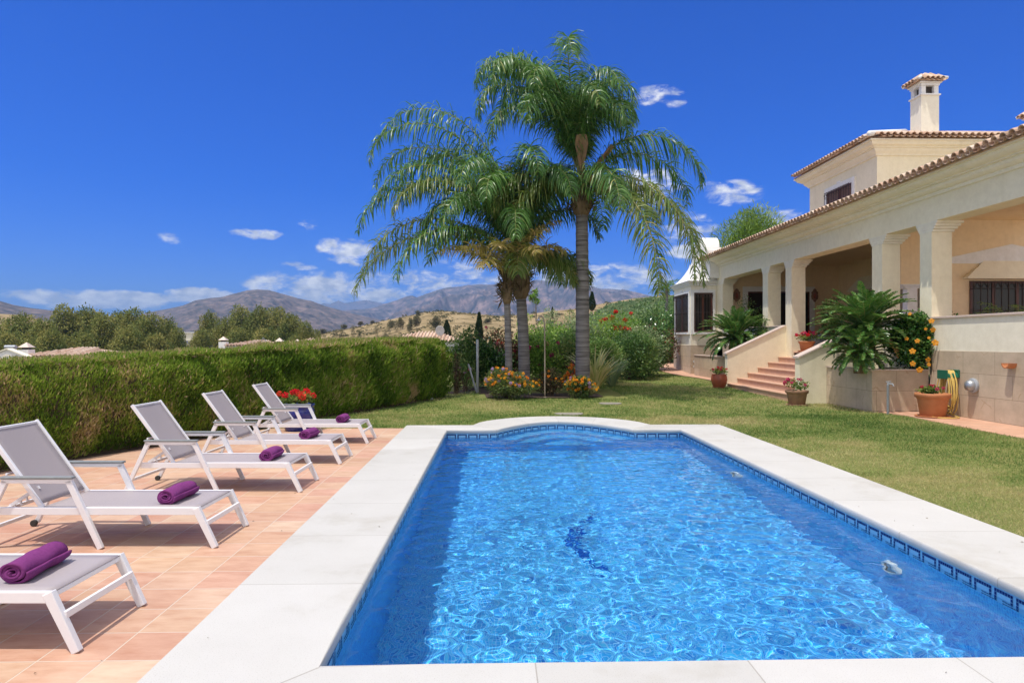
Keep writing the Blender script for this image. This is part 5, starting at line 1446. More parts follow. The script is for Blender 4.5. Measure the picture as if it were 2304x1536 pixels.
# flax
def flax(label, px, d, n, h, m_, seed, spread=.7):
    q = P(px, 768, d); zb = gz(q.y); e = empty('flax_plant', (q.x, q.y, zb), label, 'flax'); rng = np.random.default_rng(seed)
    V = []; F = []; r = []
    for k in range(n):
        az = rng.random() * 6.28; el = R(50 + 38 * rng.random()); L = h * (.8 + .6 * rng.random()); p = np.array([.08 * math.cos(az), .08 * math.sin(az), 0.0]); w = .034 * (.7 + .6 * rng.random()); bd = .9 + 1.0 * rng.random() * spread
        o = len(V); sd = np.array([-math.sin(az), math.cos(az), 0]); S_ = 7; rv = rng.random()
        for i in range(S_ + 1):
            t = i / S_; ww = w * (1 - t ** 3) + .002; V += [p + sd * ww, p - sd * ww]; r += [rv, rv]
            a = el - bd * t ** 1.6; p = p + np.array([math.cos(az) * math.cos(a), math.sin(az) * math.cos(a), math.sin(a)]) * L / S_
        F += [(o + 2 * i, o + 2 * i + 1, o + 2 * i + 3, o + 2 * i + 2) for i in range(S_)]
    o = mesh_np('leaves', np.array(V), F, M[m_], e, rnd=np.array(r))
flax('variegated yellow striped flax with arching blades right of the tallest palm', 1338, 23.2, 110, 1.35, 'lf_flax', 3)
flax('darker thin bladed flax with dry flower stalks beside the variegated one', 1378, 25.0, 60, 1.15, 'lf_grey', 4)
# shrubs in the planters and on the terrace
bush('hibiscus_bush', 'dense glossy bush with big orange hibiscus flowers in the stone planter', 'bush', 2072, 16.9, .88, 706, 'lf_hibiscus', 13500, .09, None, depth=.44, zb=.98, k=40, frac=.46, shell=.6)
hib = bpy.data.objects['hibiscus_bush']
for px, py, s in ((2096, 722, .22), (2099, 742, .20), (2083, 740, .14), (2104, 771, .23), (2064, 767, .15), (2053, 790, .19), (2088, 809, .20), (2090, 820, .18), (2054, 818, .17), (2047, 706, .12), (2069, 832, .20), (2090, 760, .13), (2040, 762, .12)):
    d = 16.25 + random.uniform(-.05, .08); p = P(px, py, d); blossom(hib, p, 'fl_orange', s * .64, 'hib', (0, random.uniform(-.3, .2), R(-112 + random.uniform(-30, 30))))
bush('planter_bush', 'small light green bush on the right of the smaller sago palm', 'bush', 1710, 26.6, .72, 722, 'lf_mid', 2200, .085, None, zb=1.0, depth=.5, k=14)
bush('planter_bush', 'taller dark bush against the porch behind the smaller sago palm', 'bush', 1681, 30.2, .85, 680, 'lf_dark', 2600, .085, None, zb=1.0, depth=.6, k=16, flowers=None)
bush('porch_plant', 'dark leafy plant standing in the shade of the porch behind the big sago palm', 'plant', 1868, 24.6, .40, 672, 'lf_dark', 800, .12, None, zb=1.36, depth=.4, k=9)
# thin leaved pot plant in front of the barred window at the picture edge
q = P(2292, 700, 17.5); e = empty('porch_palm', (q.x, q.y, FLR), 'thin leaved plant in front of the barred window at the right picture edge', 'plant'); rng_ = np.random.default_rng(8)
m = MB(); m.lathe([(.15, 0), (.2, .35), (.22, .36), (.2, .36), (.15, .3)], (q.x, q.y, FLR), 16); m.build('pot_body', M['terracotta'], e, smooth=True)
for k in range(11):
    V, F, r, rp = pinnate(1.5, R(85 - 2.2 * k), R(75 + 20 * rng_.random()), 22, .26, .014, .2, .3, rng_, petiole=.35, rad=.008); mesh_np('frond', rotz(V, k * 2.4) + np.array([0, 0, .35]), F, M['lf_mid'], e, rnd=r)
# grey bench-like low wall item in the porch
m = MB(); a = P(1838, 752, 24.8); m.box((a.x - .35, a.y, FLR), (a.x + 1.3, a.y + .5, 1.35 + .62)); 
tag(m.build('porch_chest', M['grey_plastic'], bevel=.02), 'grey chest standing in the shaded porch behind the top flower bowl', 'chest')

# ================================================================== POSTS
q = cw((1074.5 - 1152) / 1536 * 22.3, 22.3, gz(22.3)); e = empty('fence_post', q, 'bare galvanised post with a leaning strut beyond the end of the hedge', 'post')
m = MB(); m.tube([q, q + Vector((0, 0, 1.74))], .045, 12); m.tube([q + Vector((0, 0, 1.74)), q + Vector((0, 0, 1.76))], [.048, .03], 12); m.build('post_tube', M['galv'], e, smooth=False)
m = MB(); m.tube([q + Vector((-.04, -.02, .06)), q + Vector((-.30, .05, .95))], .032, 10); m.build('strut', M['galv'], e, smooth=False)
q = cw((1226 - 1152) / 1536 * 20.7, 20.7, -.02); e = empty('garden_shower', q, 'thin garden shower pole with a bent top between the palm trunks', 'shower')
m = MB(); m.tube(smoothpath([q, q + Vector((0, 0, 1.2)), q + Vector((-.01, 0, 2.15)), q + Vector((-.05, -.02, 2.42)), q + Vector((-.13, -.04, 2.5)), q + Vector((-.19, -.06, 2.44))], 5), .022, 8); m.lathe([(.10, 0), (.10, .015), (.03, .04)], tuple(q), 14); m.build('pole', M['trunk_bark'], e, smooth=True)
m = MB(); c = q + Vector((-.19, -.06, 2.34)); m.lathe([(.075, 0), (.08, .02), (.03, .06), (.02, .11)], tuple(c), 14); m.build('shower_head', M['galv'], e, smooth=True)

# ================================================================== DISTANT LAND
def pxw(px, d, z): return P(px, 768 - (z - EYE) * 1536 / d, d)
class Strip:
    """a hill: a ridge line at distance dr falling to the front (df) and the back (db)"""
    def __init__(s, name, table, dr, df, db, foot, m, amp=.06, nsc=1 / 60., sharp=1.0, nu=220, nv=46, front=1.2, kind='structure', seed=1, ridged=False, wander=.12):
        s.t = np.array(table, float); s.dr, s.df, s.db, s.foot, s.amp, s.nsc, s.front, s.seed, s.ridged, s.wander = dr, df, db, foot, amp, nsc, front, seed, ridged, wander
        px = np.linspace(s.t[0, 0], s.t[-1, 0], nu)
        dd = np.concatenate([np.linspace(df, dr, nv), np.linspace(dr, db, 10)[1:]])
        PX, D = np.meshgrid(px, dd); Z = s.h(PX, D)
        xc = (PX - 1152) / 1536 * D; X = xc * CT + D * ST; Y = D * CT - xc * ST
        n1, n2 = PX.shape; idx = np.arange(n1 * n2).reshape(n1, n2)
        F = np.stack([idx[:-1, :-1], idx[:-1, 1:], idx[1:, 1:], idx[1:, :-1]], -1).reshape(-1, 4)
        s.o = tag(mesh_np(name, np.stack([X, Y, Z], -1).reshape(-1, 3), F, m, smooth=True), kind=kind)
    def h(s, PX, D):
        PX = np.asarray(PX, float); D = np.asarray(D, float)
        yr = np.interp(PX, s.t[:, 0], s.t[:, 1]); zr = EYE + (768 - yr) / 1536 * s.dr
        f = np.clip((D - s.df) / (s.dr - s.df), 0, 1) ** s.front; bk = 1 - .55 * np.clip((D - s.dr) / (s.db - s.dr), 0, 1)
        xc = (PX - 1152) / 1536 * D
        n = fbm(xc * s.nsc, D * s.nsc * .6, 6, s.seed)
        if s.ridged: n = 1 - np.abs(2 * fbm(xc * s.nsc, D * s.nsc * .45, 6, s.seed) - 1) * 2.2
        env = np.sin(np.pi * np.clip(f, 0, 1) ** .8) ** .8
        z = s.foot + (zr - s.foot) * f * bk
        return z + (n - .5) * s.amp * np.maximum(zr - s.foot, 1) * (env * .96 + .04)
    def at(s, px, py):
        ds = np.linspace(s.df, s.dr, 300); zz = s.h(np.full(300, px), ds); yy_ = 768 - (zz - EYE) * 1536 / ds
        i = int(np.argmin(np.abs(yy_ - py))); return pxw(px, ds[i], zz[i]), ds[i]
M['dry_hill'] = hillmat('dry_grass_hill', [(.11, .10, .05, .30), (.21, .16, .085, .42), (.31, .235, .13, .56), (.38, .295, .175, .72)], .10, spots=((.10, .10, .05), .28, .22))
M['scrub'] = hillmat('scrub_hill', [(.05, .065, .025, .3), (.11, .11, .045, .5), (.22, .17, .08, .7)], .09, spots=((.04, .055, .022), .35, .42))
M['mount'] = hillmat('mountain_rock', [(.040, .045, .043, .32), (.095, .085, .08, .45), (.145, .115, .105, .54), (.24, .18, .155, .66)], .034, spots=((.05, .055, .045), .16, .34))
M['mount2'] = hillmat('far_mountain_rock', [(.036, .045, .045, .34), (.095, .085, .08, .45), (.17, .13, .12, .54), (.31, .22, .19, .64)], .016, spots=((.045, .052, .045), .05, .38))
M['valley'] = hillmat('valley_scrub', [(.06, .07, .03, .3), (.14, .125, .055, .5), (.27, .21, .10, .7)], .05)
# valley floor: polar sheet beyond the garden
rr_ = np.concatenate([np.linspace(26, 80, 20), np.geomspace(85, 9000, 30)]); aa = np.radians(np.linspace(-75, 75, 90))
RR, AA = np.meshgrid(rr_, aa); Xv = RR * np.sin(AA); Yv = RR * np.cos(AA)
Zv = -.6 - 7.5 * ss(30, 75, RR) - 4 * ss(100, 900, RR) + 1.2 * (fbm(Xv / 30, Yv / 30, 3, 5) - .5) * ss(40, 90, RR)
idx = np.arange(RR.size).reshape(RR.shape); Fv = np.stack([idx[:-1, :-1], idx[:-1, 1:], idx[1:, 1:], idx[1:, :-1]], -1).reshape(-1, 4)
tag(mesh_np('valley_ground', np.stack([Xv, Yv, Zv], -1).reshape(-1, 3), Fv, M['valley'], smooth=True), kind='structure')
gold = Strip('golden_hill', [(560, 800), (620, 786), (680, 766), (740, 747), (800, 736), (860, 722), (915, 711), (960, 702), (1000, 700), (1050, 704), (1120, 711), (1180, 708), (1240, 700), (1300, 694), (1350, 684), (1420, 672), (1500, 664), (1600, 660), (1800, 670)], 300, 130, 420, -9, M['dry_hill'], .10, 1 / 45., front=1.0)
SCRUB = Strip('scrub_hill', [(1290, 760), (1320, 728), (1345, 706), (1380, 692), (1420, 684), (1480, 676), (1560, 670), (1700, 668)], 75, 48, 110, -2, M['scrub'], .22, 1 / 9., front=.8, seed=4)
Strip('left_hill', [(-260, 700), (-60, 704), (0, 706), (40, 708), (90, 718), (150, 740), (230, 775)], 420, 250, 560, -9, M['dry_hill'], .10, 1 / 60., seed=7)
Strip('left_ridge', [(-500, 640), (-200, 655), (0, 677), (30, 686), (70, 693), (115, 698), (180, 706), (260, 716), (360, 726)], 1500, 900, 2000, -12, M['mount'], .10, 1 / 150., seed=9)
BROWN = Strip('brown_mountain', [(250, 726), (330, 703), (380, 694), (410, 688), (440, 676), (470, 671), (500, 668), (530, 660), (556, 653), (580, 651), (604, 653), (640, 662), (670, 671), (700, 677), (730, 688), (770, 699), (820, 712), (880, 725), (960, 745)], 2400, 1300, 3200, -15, M['mount'], .20, 1 / 130., seed=2, nu=420, nv=110, ridged=True)
Strip('blue_ridge', [(640, 700), (700, 690), (728, 682), (742, 684), (762, 676), (775, 682), (800, 678), (825, 675), (850, 680), (900, 690), (1000, 690)], 9000, 6500, 11000, -20, M['mount2'], .10, 1 / 500., seed=3)
Strip('long_mountain', [(700, 702), (780, 700), (835, 694), (868, 683), (890, 676), (918, 665), (928, 664), (938, 668), (960, 660), (985, 652), (1010, 647), (1050, 643), (1090, 642), (1110, 640), (1140, 636), (1180, 640), (1205, 633), (1235, 636), (1262, 634), (1300, 642), (1330, 643), (1352, 648), (1390, 650), (1440, 662), (1500, 672), (1600, 684), (1760, 700), (2000, 720)], 4600, 2300, 6000, -18, M['mount2'], .50, 1 / 330., seed=12, nu=560, nv=130, ridged=True)

def scrub(name, st, n, px0, px1, size, m, label, seed, dmin=0, dmax=1):
    rng = np.random.default_rng(seed); px = px0 + (px1 - px0) * rng.random(n); d = st.df + (st.dr - st.df) * (dmin + (dmax - dmin) * rng.random(n)) * 1.02
    xc = (px - 1152) / 1536 * d; k = rng.random(n) < ss(.42, .62, fbm(xc / 9, d / 14, 3, seed)) + .10; px, d, xc = px[k], d[k], xc[k]; n = len(px)
    z = st.h(px, d); c = np.stack([xc * CT + d * ST, d * CT - xc * ST, z], 1); q = 22; s_ = size * (.5 + rng.random(n) ** 2 * 1.2)
    u = unit(rng.normal(size=(n * q, 3))); u[:, 2] = np.abs(u[:, 2]); b = np.repeat(c, q, 0) + u * np.repeat(s_, q)[:, None] * np.array([.8, .8, .55]) * .7
    V, F = leaves(b, u + rng.normal(size=u.shape) * .5, np.repeat(s_, q) * .5, np.repeat(s_, q) * .34, rng=rng)
    r = np.repeat(np.clip(rng.random(n) * .8 + .1, 0, 1), q) + rng.normal(size=n * q) * .08
    tag(mesh_np(name, V, F, M[m], rnd=np.repeat(np.clip(r, 0, 1), 4)), label, 'scrub', kind='stuff')
scrub('hill_scrub', gold, 2600, 600, 1420, .85, 'lf_far', 'low scrub speckling the dry golden hill', 5)
scrub('slope_scrub', SCRUB, 2600, 1295, 1640, .55, 'lf_grey', 'rough scrub covering the slope behind the garden', 6, dmin=.15)
# ---------------------------------------------------------------- trees
def tree(name, label, cat, base, h, cw_, m, n, leaf, seed, group=None, k=14, low=.30, trunk_r=None, narrow=False, airy=.42, droop=0, asp=.55):
    rng = np.random.default_rng(seed); rs = random.Random(seed); base = Vector(base)
    e = empty(name, base, label, cat, group); r = trunk_r or h * .022
    m_ = MB(); top = base + Vector((rs.uniform(-.06, .06) * h, rs.uniform(-.06, .06) * h, h * .78))
    mid_ = base.lerp(top, .45) + Vector((rs.uniform(-.03, .03) * h, 0, 0)); m_.tube(smoothpath([base, mid_, top], 5), [r * (1 - .08 * i) for i in range(11)], 8)
    cl = []
    for i in range(k):
        t = i / max(1, k - 1); zz = low + (1 - low) * (t * .92 + .04); env = math.sin(math.pi * (.12 + .82 * t)) ** .6
        a = i * 2.4 + rs.uniform(-.5, .5); ro = cw_ * .58 * env * rs.uniform(.25, 1.05); s_ = cw_ * rs.uniform(.26, .42) * (.6 + .4 * env)
        c = (base.x + ro * math.cos(a), base.y + ro * math.sin(a), base.z + h * zz * .93); cl.append((*c, s_, s_, s_ * rs.uniform(.7, 1.15)))
        j = base.lerp(top, min(1, max(.25, zz - .18)))
        m_.tube([j, j.lerp(Vector(c), .55) + Vector((0, 0, -.02 * h)), Vector(c)], [r * .45, r * .3, r * .1], 5, caps=False)
    m_.build('trunk', M['trunk_bark'], e, smooth=True)
    foliage('crown', M[m], n, cl, leaf, leaf * asp, e, off=e.location, rng=rng, shell=airy, upb=-.2 if droop else .2, vary=.18)
    return e
def vground(px, d):
    q = P(px, 768, d); r_ = math.hypot(q.x, q.y); return float(-.6 - 7.5 * ss(30, 75, r_) - 4 * ss(100, 900, r_))
EL = 'eucalyptus trees beyond the hedge'
EU = [ # px, ytop, d, half crown width px
 (-20, 712, 128, 48, 'first eucalyptus at the left picture edge, lower than its neighbours'), (48, 704, 120, 46, 'yellowish round eucalyptus near the left picture edge'), (96, 716, 108, 40, 'low eucalyptus in front of the left clump, above the white house chimney'),
 (152, 688, 132, 44, 'tallest domed eucalyptus in the left half of the left clump'), (196, 690, 140, 42, 'eucalyptus right beside the tallest dome of the left clump'), (232, 703, 118, 40, 'eucalyptus with pale limbs in the middle of the left clump'),
 (268, 700, 136, 36, 'eucalyptus behind the middle of the left clump'), (300, 692, 130, 40, 'high spreading eucalyptus right of the middle of the left clump'), (336, 706, 120, 40, 'dark eucalyptus toward the right end of the left clump'), (374, 714, 126, 36, 'lowest eucalyptus at the right end of the left clump'), (398, 736, 122, 26, 'small eucalyptus tapering off the left clump'),
 (118, 740, 98, 38, 'short bushy eucalyptus in front, left of the long tiled roof'), (185, 745, 100, 36, 'short bushy eucalyptus in front, over the long tiled roof'), (285, 735, 104, 38, 'short dark eucalyptus in front, right of the long tiled roof'), (350, 748, 106, 34, 'short pale eucalyptus in front of the right end of the left clump'),
 (20, 745, 100, 40, 'short bushy eucalyptus in front, above the white gabled house'),
 (470, 700, 150, 26, 'slim eucalyptus at the left end of the right clump'), (508, 712, 140, 32, 'olive eucalyptus of the right clump above the single roof chimney'), (545, 690, 150, 36, 'tall eucalyptus in the left half of the right clump'), (585, 688, 146, 34, 'tallest eucalyptus in the right clump'), (622, 690, 152, 36, 'tall feathery eucalyptus right of the tallest in the right clump'),
 (655, 704, 140, 34, 'rounded eucalyptus on the right side of the right clump'), (688, 722, 136, 26, 'low eucalyptus ending the right clump'), (530, 738, 122, 34, 'short eucalyptus in front of the right clump on its left side'), (600, 735, 124, 38, 'short dark eucalyptus in front of the middle of the right clump'), (452, 740, 134, 26, 'thin yellowish eucalyptus standing between the two clumps'),
 (664, 752, 118, 20, 'small bright green tree beside the little roof chimney'), (712, 740, 150, 16, 'little olive eucalyptus at the foot of the golden hill')]
protos = []
for i in range(5):
    t = tree('eucalyptus_tree', 'x', 'tree', (0, 0, 0), 10.0, 4.4, 'lf_olive', 13000, .33, 60 + i, EL, k=26 + i, low=.16, airy=.72, droop=1)
    protos.append(t)
for i, (px, yt, d, hp, lb) in enumerate(EU):
    t = protos[i] if i < 5 else dup(protos[i % 5])
    zb = vground(px, d); zt = EYE + (768 - yt) / 1536 * d; q = P(px, 768, d); t.location = (q.x, q.y, zb)
    hs = (zt - zb) / 10.0; ws = (hp / 1536 * d * 1.0) / 2.9; t.scale = (ws, ws, hs); t.rotation_euler = (0, 0, i * 1.7); t['label'] = lb
# scattered trees on the golden hill
FT = [tree('hill_tree', 'x', 'tree', (0, 0, 0), 4.0, 2.1, 'lf_far', 1500, .30, 80 + i, 'small trees dotted over the golden hill', k=10, low=.3 if i else .12, airy=.4) for i in range(3)]
HT = [(727, 748, 737, 13, 'blue green tree on the skyline left of the golden hill'), (775, 738, 727, 9, 'low tree on the left skyline of the golden hill'), (812, 732, 722, 9, 'round tree on the skyline left of the palm frond tip'), (838, 728, 721, 8, 'second round tree on the skyline beside the palm frond tip'), (880, 742, 720, 9, 'bare looking tree on the golden hill above the shadowed bush'), (901, 742, 716, 10, 'leafy tree on the golden hill left of the pair'), (924, 744, 717, 9, 'thin pale tree on the golden hill of the close pair'), (937, 740, 709, 10, 'taller tree on the golden hill of the close pair'), (980, 742, 713, 14, 'dark spreading tree at the middle of the golden hill'), (940, 711, 699, 8, 'small green tree on the very top of the golden hill'), (1098, 728, 716, 10, 'dark round bush tree on the right of the golden hill')]
for i, (px, pb, pt, hp, lb) in enumerate(HT):
    t = FT[i] if i < 3 else dup(FT[i % 3]); q, d = gold.at(px, pb); t.location = q + Vector((0, 0, -.1))
    hs = (pb - pt) / 1536 * d / 3.9; ws = hp / 1536 * d / 1.55; t.scale = (ws, ws, hs); t.rotation_euler = (0, 0, i * 1.3); t['label'] = lb
BT = bush('hill_bush', 'x', 'bush', 700, 200, 1.2, 760, 'lf_far', 500, .30, 'round bushes on the slope of the golden hill', zb=-2, k=8, stem=False); BT.scale = (1, 1, 1)
for i, (px, py, lb) in enumerate(((692, 764, 'round bush low on the slope beside the right eucalyptus clump'), (757, 758, 'left bush of the row low on the golden hill'), (769, 762, 'dark bush beside the left one low on the golden hill'), (810, 760, 'bush low on the golden hill left of the hip roof'), (848, 753, 'bush low on the golden hill just above the left roof corner'), (868, 757, 'darkest bush above the left corner of the hip roof'), (876, 749, 'bush above the darkest one near the hip roof'), (892, 743, 'small bush right of the bare tree on the golden hill'), (920, 745, 'tiny bush under the close pair of trees'), (795, 750, 'tiny bush half way up the left slope of the golden hill'))):
    t = BT if i == 0 else dup(BT); q, d = gold.at(px, py + 3); t.location = q; s_ = random.uniform(.85, 1.2) * (7 / 1536 * d) / 1.2; t.scale = (s_, s_, s_ * .8); t['label'] = lb
def cypress(label, px, pb, pt, hw, d, seed):
    q = P(px, pb, d); h = (pb - pt) / 1536 * d; e = empty('cypress_tree', q, label, 'cypress', 'dark cypress trees beyond the garden'); rng = np.random.default_rng(seed)
    m = MB(); m.tube([q, q + Vector((0, 0, h * .5))], [.14, .05], 6); m.build('trunk', M['stem'], e)
    n = 2600; t = rng.random(n) ** .8; an = rng.random(n) * 6.28; r = hw / 1536 * d * (np.sin(np.pi * (.10 + .88 * t)) ** .8) * (1.1 - .75 * t) * (.75 + .3 * rng.random(n)) * (1 + .15 * np.sin(an * 3 + t * 9))
    b = np.stack([q.x + r * np.cos(an), q.y + r * np.sin(an), q.z + h * (.03 + .93 * t)], 1); dv = np.stack([np.cos(an) * .35, np.sin(an) * .35, np.ones(n)], 1) + rng.normal(size=(n, 3)) * .25
    V, F = leaves(b, dv, .30 * h / 4, .09 * h / 4, rng=rng); mesh_np('crown', V - np.array(q), F, M['lf_cypress'], e, rnd=np.repeat(rng.random(n), 4))
cypress('slim tall cypress right behind the end of the hedge', 1078, 775, 703, 9, 60, 1)
cypress('broad conical cypress behind the satellite dish', 1005, 775, 720, 13, 80, 2)
cypress('tiny pointed cypress between the middle palm and the shower', 1243, 715, 690, 4, 95, 3)
cypress('open dark conifer on the skyline right of the tallest palm trunk', 1332, 700, 656, 9, 80, 4)
# sapling and loose tree behind the shrubs
q = P(1204, 768, 34); q.z = gz(q.y); tree('sapling', 'thin bare sapling with a round leafy top behind the shower', 'tree', q, EYE + (768 - 640) / 1536 * 34 - q.z, .35, 'lf_bright', 260, .13, 5, None, k=4, low=.86, trunk_r=.03)
q = P(1238, 768, 55); q.z = -3; tree('olive_tree', 'greyish loose crowned tree beyond the shrubs between the palms', 'tree', q, EYE + (768 - 684) / 1536 * 55 + 3, 1.3, 'lf_grey', 1300, .16, 6, None, k=10, low=.55)
q = P(1290, 768, 60); q.z = -3; tree('scrub_tree', 'reddish green scrub tree beyond the shrubs left of the tallest trunk', 'tree', q, EYE + (768 - 690) / 1536 * 60 + 3, 1.9, 'lf_mid', 1400, .18, 7, None, k=10, low=.45)
q = P(1180, 768, 62); q.z = -3; tree('scrub_tree', 'bright tree tucked between the two left palm trunks', 'tree', q, EYE + (768 - 697) / 1536 * 62 + 3, 1.5, 'lf_bright', 1200, .18, 8, None, k=9, low=.5)
for i, (px, yt, d, hw, m_, lb) in enumerate(((1395, 694, 50, 1.9, 'lf_grey', 'grey green wild bush on the slope above the scarlet flowered creeper'), (1448, 676, 52, 2.2, 'lf_grey', 'pale wild bush on the slope left of the far bay'), (1500, 664, 56, 2.4, 'lf_mid', 'wild bush on the slope topping the far corner of the garden'), (1360, 704, 48, 1.5, 'lf_mid', 'low wild bush on the slope right of the tallest trunk'), (1530, 655, 50, 2.0, 'lf_dark', 'dark wild bush behind the far bay window'))):
    bush('slope_bush', lb, 'bush', px, d, hw, yt, m_, 1900, .15, 'wild bushes on the slope behind the garden', zb=.2, k=16, stem=False)
# pine behind the villa
q = P(1690, 768, 52); q.z = 0.5
pine = tree('pine_tree', 'large bright green pine rising behind the villa roof', 'tree', q, EYE + (768 - 462) / 1536 * 52 - .5, 4.3, 'lf_pine', 26000, .36, 17, None, k=46, low=.40, airy=.55, trunk_r=.3, asp=.16)
for c_ in [o for o in bpy.data.objects if o.parent == pine and o.name.startswith('crown')]: pass
# small palm behind the shrubs
rng_ = np.random.default_rng(15); q = P(1500, 655, 44); e = empty('fan_palm', (q.x, q.y, q.z - 2.6), 'small wild palm peeping over the shrubs left of the far bay', 'palm tree')
m = MB(); m.tube([(q.x, q.y, q.z - 2.6), (q.x, q.y, q.z)], [.12, .1], 8); m.build('trunk', M['palm_trunk'], e)
for k in range(14):
    V, F, r, rp = pinnate(1.3, R(75 - 5 * k), R(90), 26, .30, .03, .2, .3, rng_, rad=.02); mesh_np('frond', rotz(V, k * 2.4) + np.array([0, 0, 2.6]), F, M['lf_palm'], e, rnd=r)

# ---------------------------------------------------------------- neighbouring houses
def far_house(label, px0, px1, yridge, yeave, d, gable=False, depth=9, chim=(), wallm='white_plaster', hip=True):
    a = P(px0, yeave, d); b = P(px1, yeave, d); zr = EYE + (768 - yridge) / 1536 * (d + depth / 2); ze = a.z; zb = vground((px0 + px1) / 2, d) - .5
    e = empty('tiled_house', ((a.x + b.x) / 2, a.y + depth / 2, zb), label, 'house', 'neighbouring houses below the garden')
    m = MB(); m.box((a.x + .3, a.y + .3, zb), (b.x - .3, a.y + depth - .3, ze - .02)); m.build('wall', M[wallm], e)
    m = MB(); i_ = depth / 2 if hip else 0; i_ = min(i_, (b.x - a.x) * .38); y0, y1 = a.y, a.y + depth; ym = (y0 + y1) / 2
    m.add([(a.x, y0, ze), (b.x, y0, ze), (b.x, y1, ze), (a.x, y1, ze), (a.x + i_, ym, zr), (b.x - i_, ym, zr)], [(0, 1, 5, 4), (1, 2, 5), (2, 3, 4, 5), (3, 0, 4), (0, 3, 2, 1)]); rf_ = m.build('roof', M['roof_tile'], e)
    w_ = b.x - a.x
    tl = tile_roof('roof_tiles', rf_, (a.x, y0, ze + .03), (b.x, y0, ze + .03), (0, depth / 2, zr - ze), 4, pitch=.34, run_at=lambda t: min(1, min(t, 1 - t) * w_ / max(i_, .01)) * math.hypot(depth / 2, zr - ze) * .99)
    m = MB(); m.box((a.x + w_ * .3, a.y + .27, ze - 1.7), (a.x + w_ * .3 + 1, a.y + .31, ze - .6)); m.build('window', M['glass'], e)
    for px, yt in chim:
        c = P(px, yt, d + 2.0); s_ = .42
        m = MB(); m.box((c.x - s_, c.y - s_, ze - .5), (c.x + s_, c.y + s_, c.z - .35)); ch = m.build('chimney', M['white_plaster'], e)
        m = MB(); m.box((c.x - s_ * .55, c.y - s_ * .55, c.z - .35), (c.x + s_ * .55, c.y + s_ * .55, c.z - .12)); m.build('flue', M['iron'], ch)
        m = MB(); m.add([(c.x - s_ * 1.1, c.y - s_ * 1.1, c.z - .32 + .16), (c.x + s_ * 1.1, c.y - s_ * 1.1, c.z - .16), (c.x + s_ * 1.1, c.y + s_ * 1.1, c.z - .16), (c.x - s_ * 1.1, c.y + s_ * 1.1, c.z - .16), (c.x, c.y, c.z + .28)], [(0, 1, 4), (1, 2, 4), (2, 3, 4), (3, 0, 4), (3, 2, 1, 0)]); m.build('cap', M['cap_stone'], ch)
    return e, a, b, zr
far_house('long low tiled roof over the left hedge with a chimney at one end', 34, 226, 784, 803, 56, chim=((60, 777),), depth=8)
far_house('tiled hip roof before the right eucalyptus clump with chimneys at both ends', 498, 622, 767, 778, 78, chim=((503, 762), (629, 765)), depth=8)
far_house('little tiled roof peeping over the hedge at the foot of the golden hill', 654, 712, 763, 776, 80, chim=((669, 768),), depth=6)
e, a, b, zr = far_house('low tiled hip roof with a satellite dish just left of the palms', 858, 1040, 748, 768, 66, depth=8)
c = P(990, 744, 67.5); e = empty('satellite_dish', (c.x, c.y, c.z - .8), 'pale round satellite dish on the hip roof left of the palms', 'satellite dish')
m = MB(); n = 20; vs = []
for r_, t in ((.0, .0), (.25, .03), (.48, .11), (.50, .10), (.25, -.0), (0, -.04)):
    for k in range(n): an = 2 * math.pi * k / n; vs.append((c.x + r_ * math.cos(an) * .9, c.y - t - r_ * math.sin(an) * .2, c.z + r_ * math.sin(an)))
m.add(vs, [(i * n + k, i * n + (k + 1) % n, (i + 1) * n + (k + 1) % n, (i + 1) * n + k) for i in range(5) for k in range(n)]); m.build('reflector', M['dish'], e, smooth=True)
m = MB(); m.tube([(c.x, c.y + .05, c.z - .9), (c.x, c.y + .05, c.z)], .04, 6); m.tube([(c.x, c.y, c.z - .45), (c.x, c.y - .55, c.z - .1)], .02, 6); m.build('mast', M['galv'], e)
# white gabled house at the picture edge
a = P(-60, 800, 54); g = P(16, 785.5, 54); zb = -8
e = empty('gabled_house', (g.x, g.y + 4, zb), 'white house with a round topped gable and a water heater at the left picture edge', 'house', 'neighbouring houses below the garden')
w_ = 1.35; hz = g.z
m = MB(); m.prism([(g.x - w_, zb), (g.x + w_, zb), (g.x + w_, hz - .55), (g.x, hz), (g.x - w_, hz - .55)], 'y', g.y, g.y + .5); m.build('wall', M['white_plaster'], e)
m = MB()
for s_ in (-1, 1): m.add([(g.x, g.y - .1, hz + .08), (g.x + s_ * (w_ + .25), g.y - .1, hz - .55), (g.x + s_ * (w_ + .25), g.y + .6, hz - .55), (g.x, g.y + .6, hz + .08), (g.x, g.y - .1, hz - .02), (g.x + s_ * (w_ + .25), g.y - .1, hz - .65)], [(0, 1, 2, 3), (0, 4, 5, 1)])
m.build('roof', M['plaster_light'], e)
m = MB(); vs = []
for r_, y in ((.42, -.01), (.42, -.06), (.30, -.06), (.30, -.01)):
    for k in range(16): an = math.pi * k / 15; vs.append((g.x + r_ * math.cos(an), g.y + y, hz - .85 + r_ * math.sin(an)))
m.add(vs, [(i * 16 + k, i * 16 + k + 1, (i + 1) * 16 + k + 1, (i + 1) * 16 + k) for i in range(3) for k in range(15)]); m.build('arch_moulding', M['plaster_light'], e)
t0 = P(12, 781, 57); t1 = P(36, 781, 57)
m = MB(); m.tube([t0, t1], .18, 12); tag(m.build('water_heater', M['galv'], smooth=False), 'grey cylindrical solar water tank behind the white gable at the left edge', 'water tank')
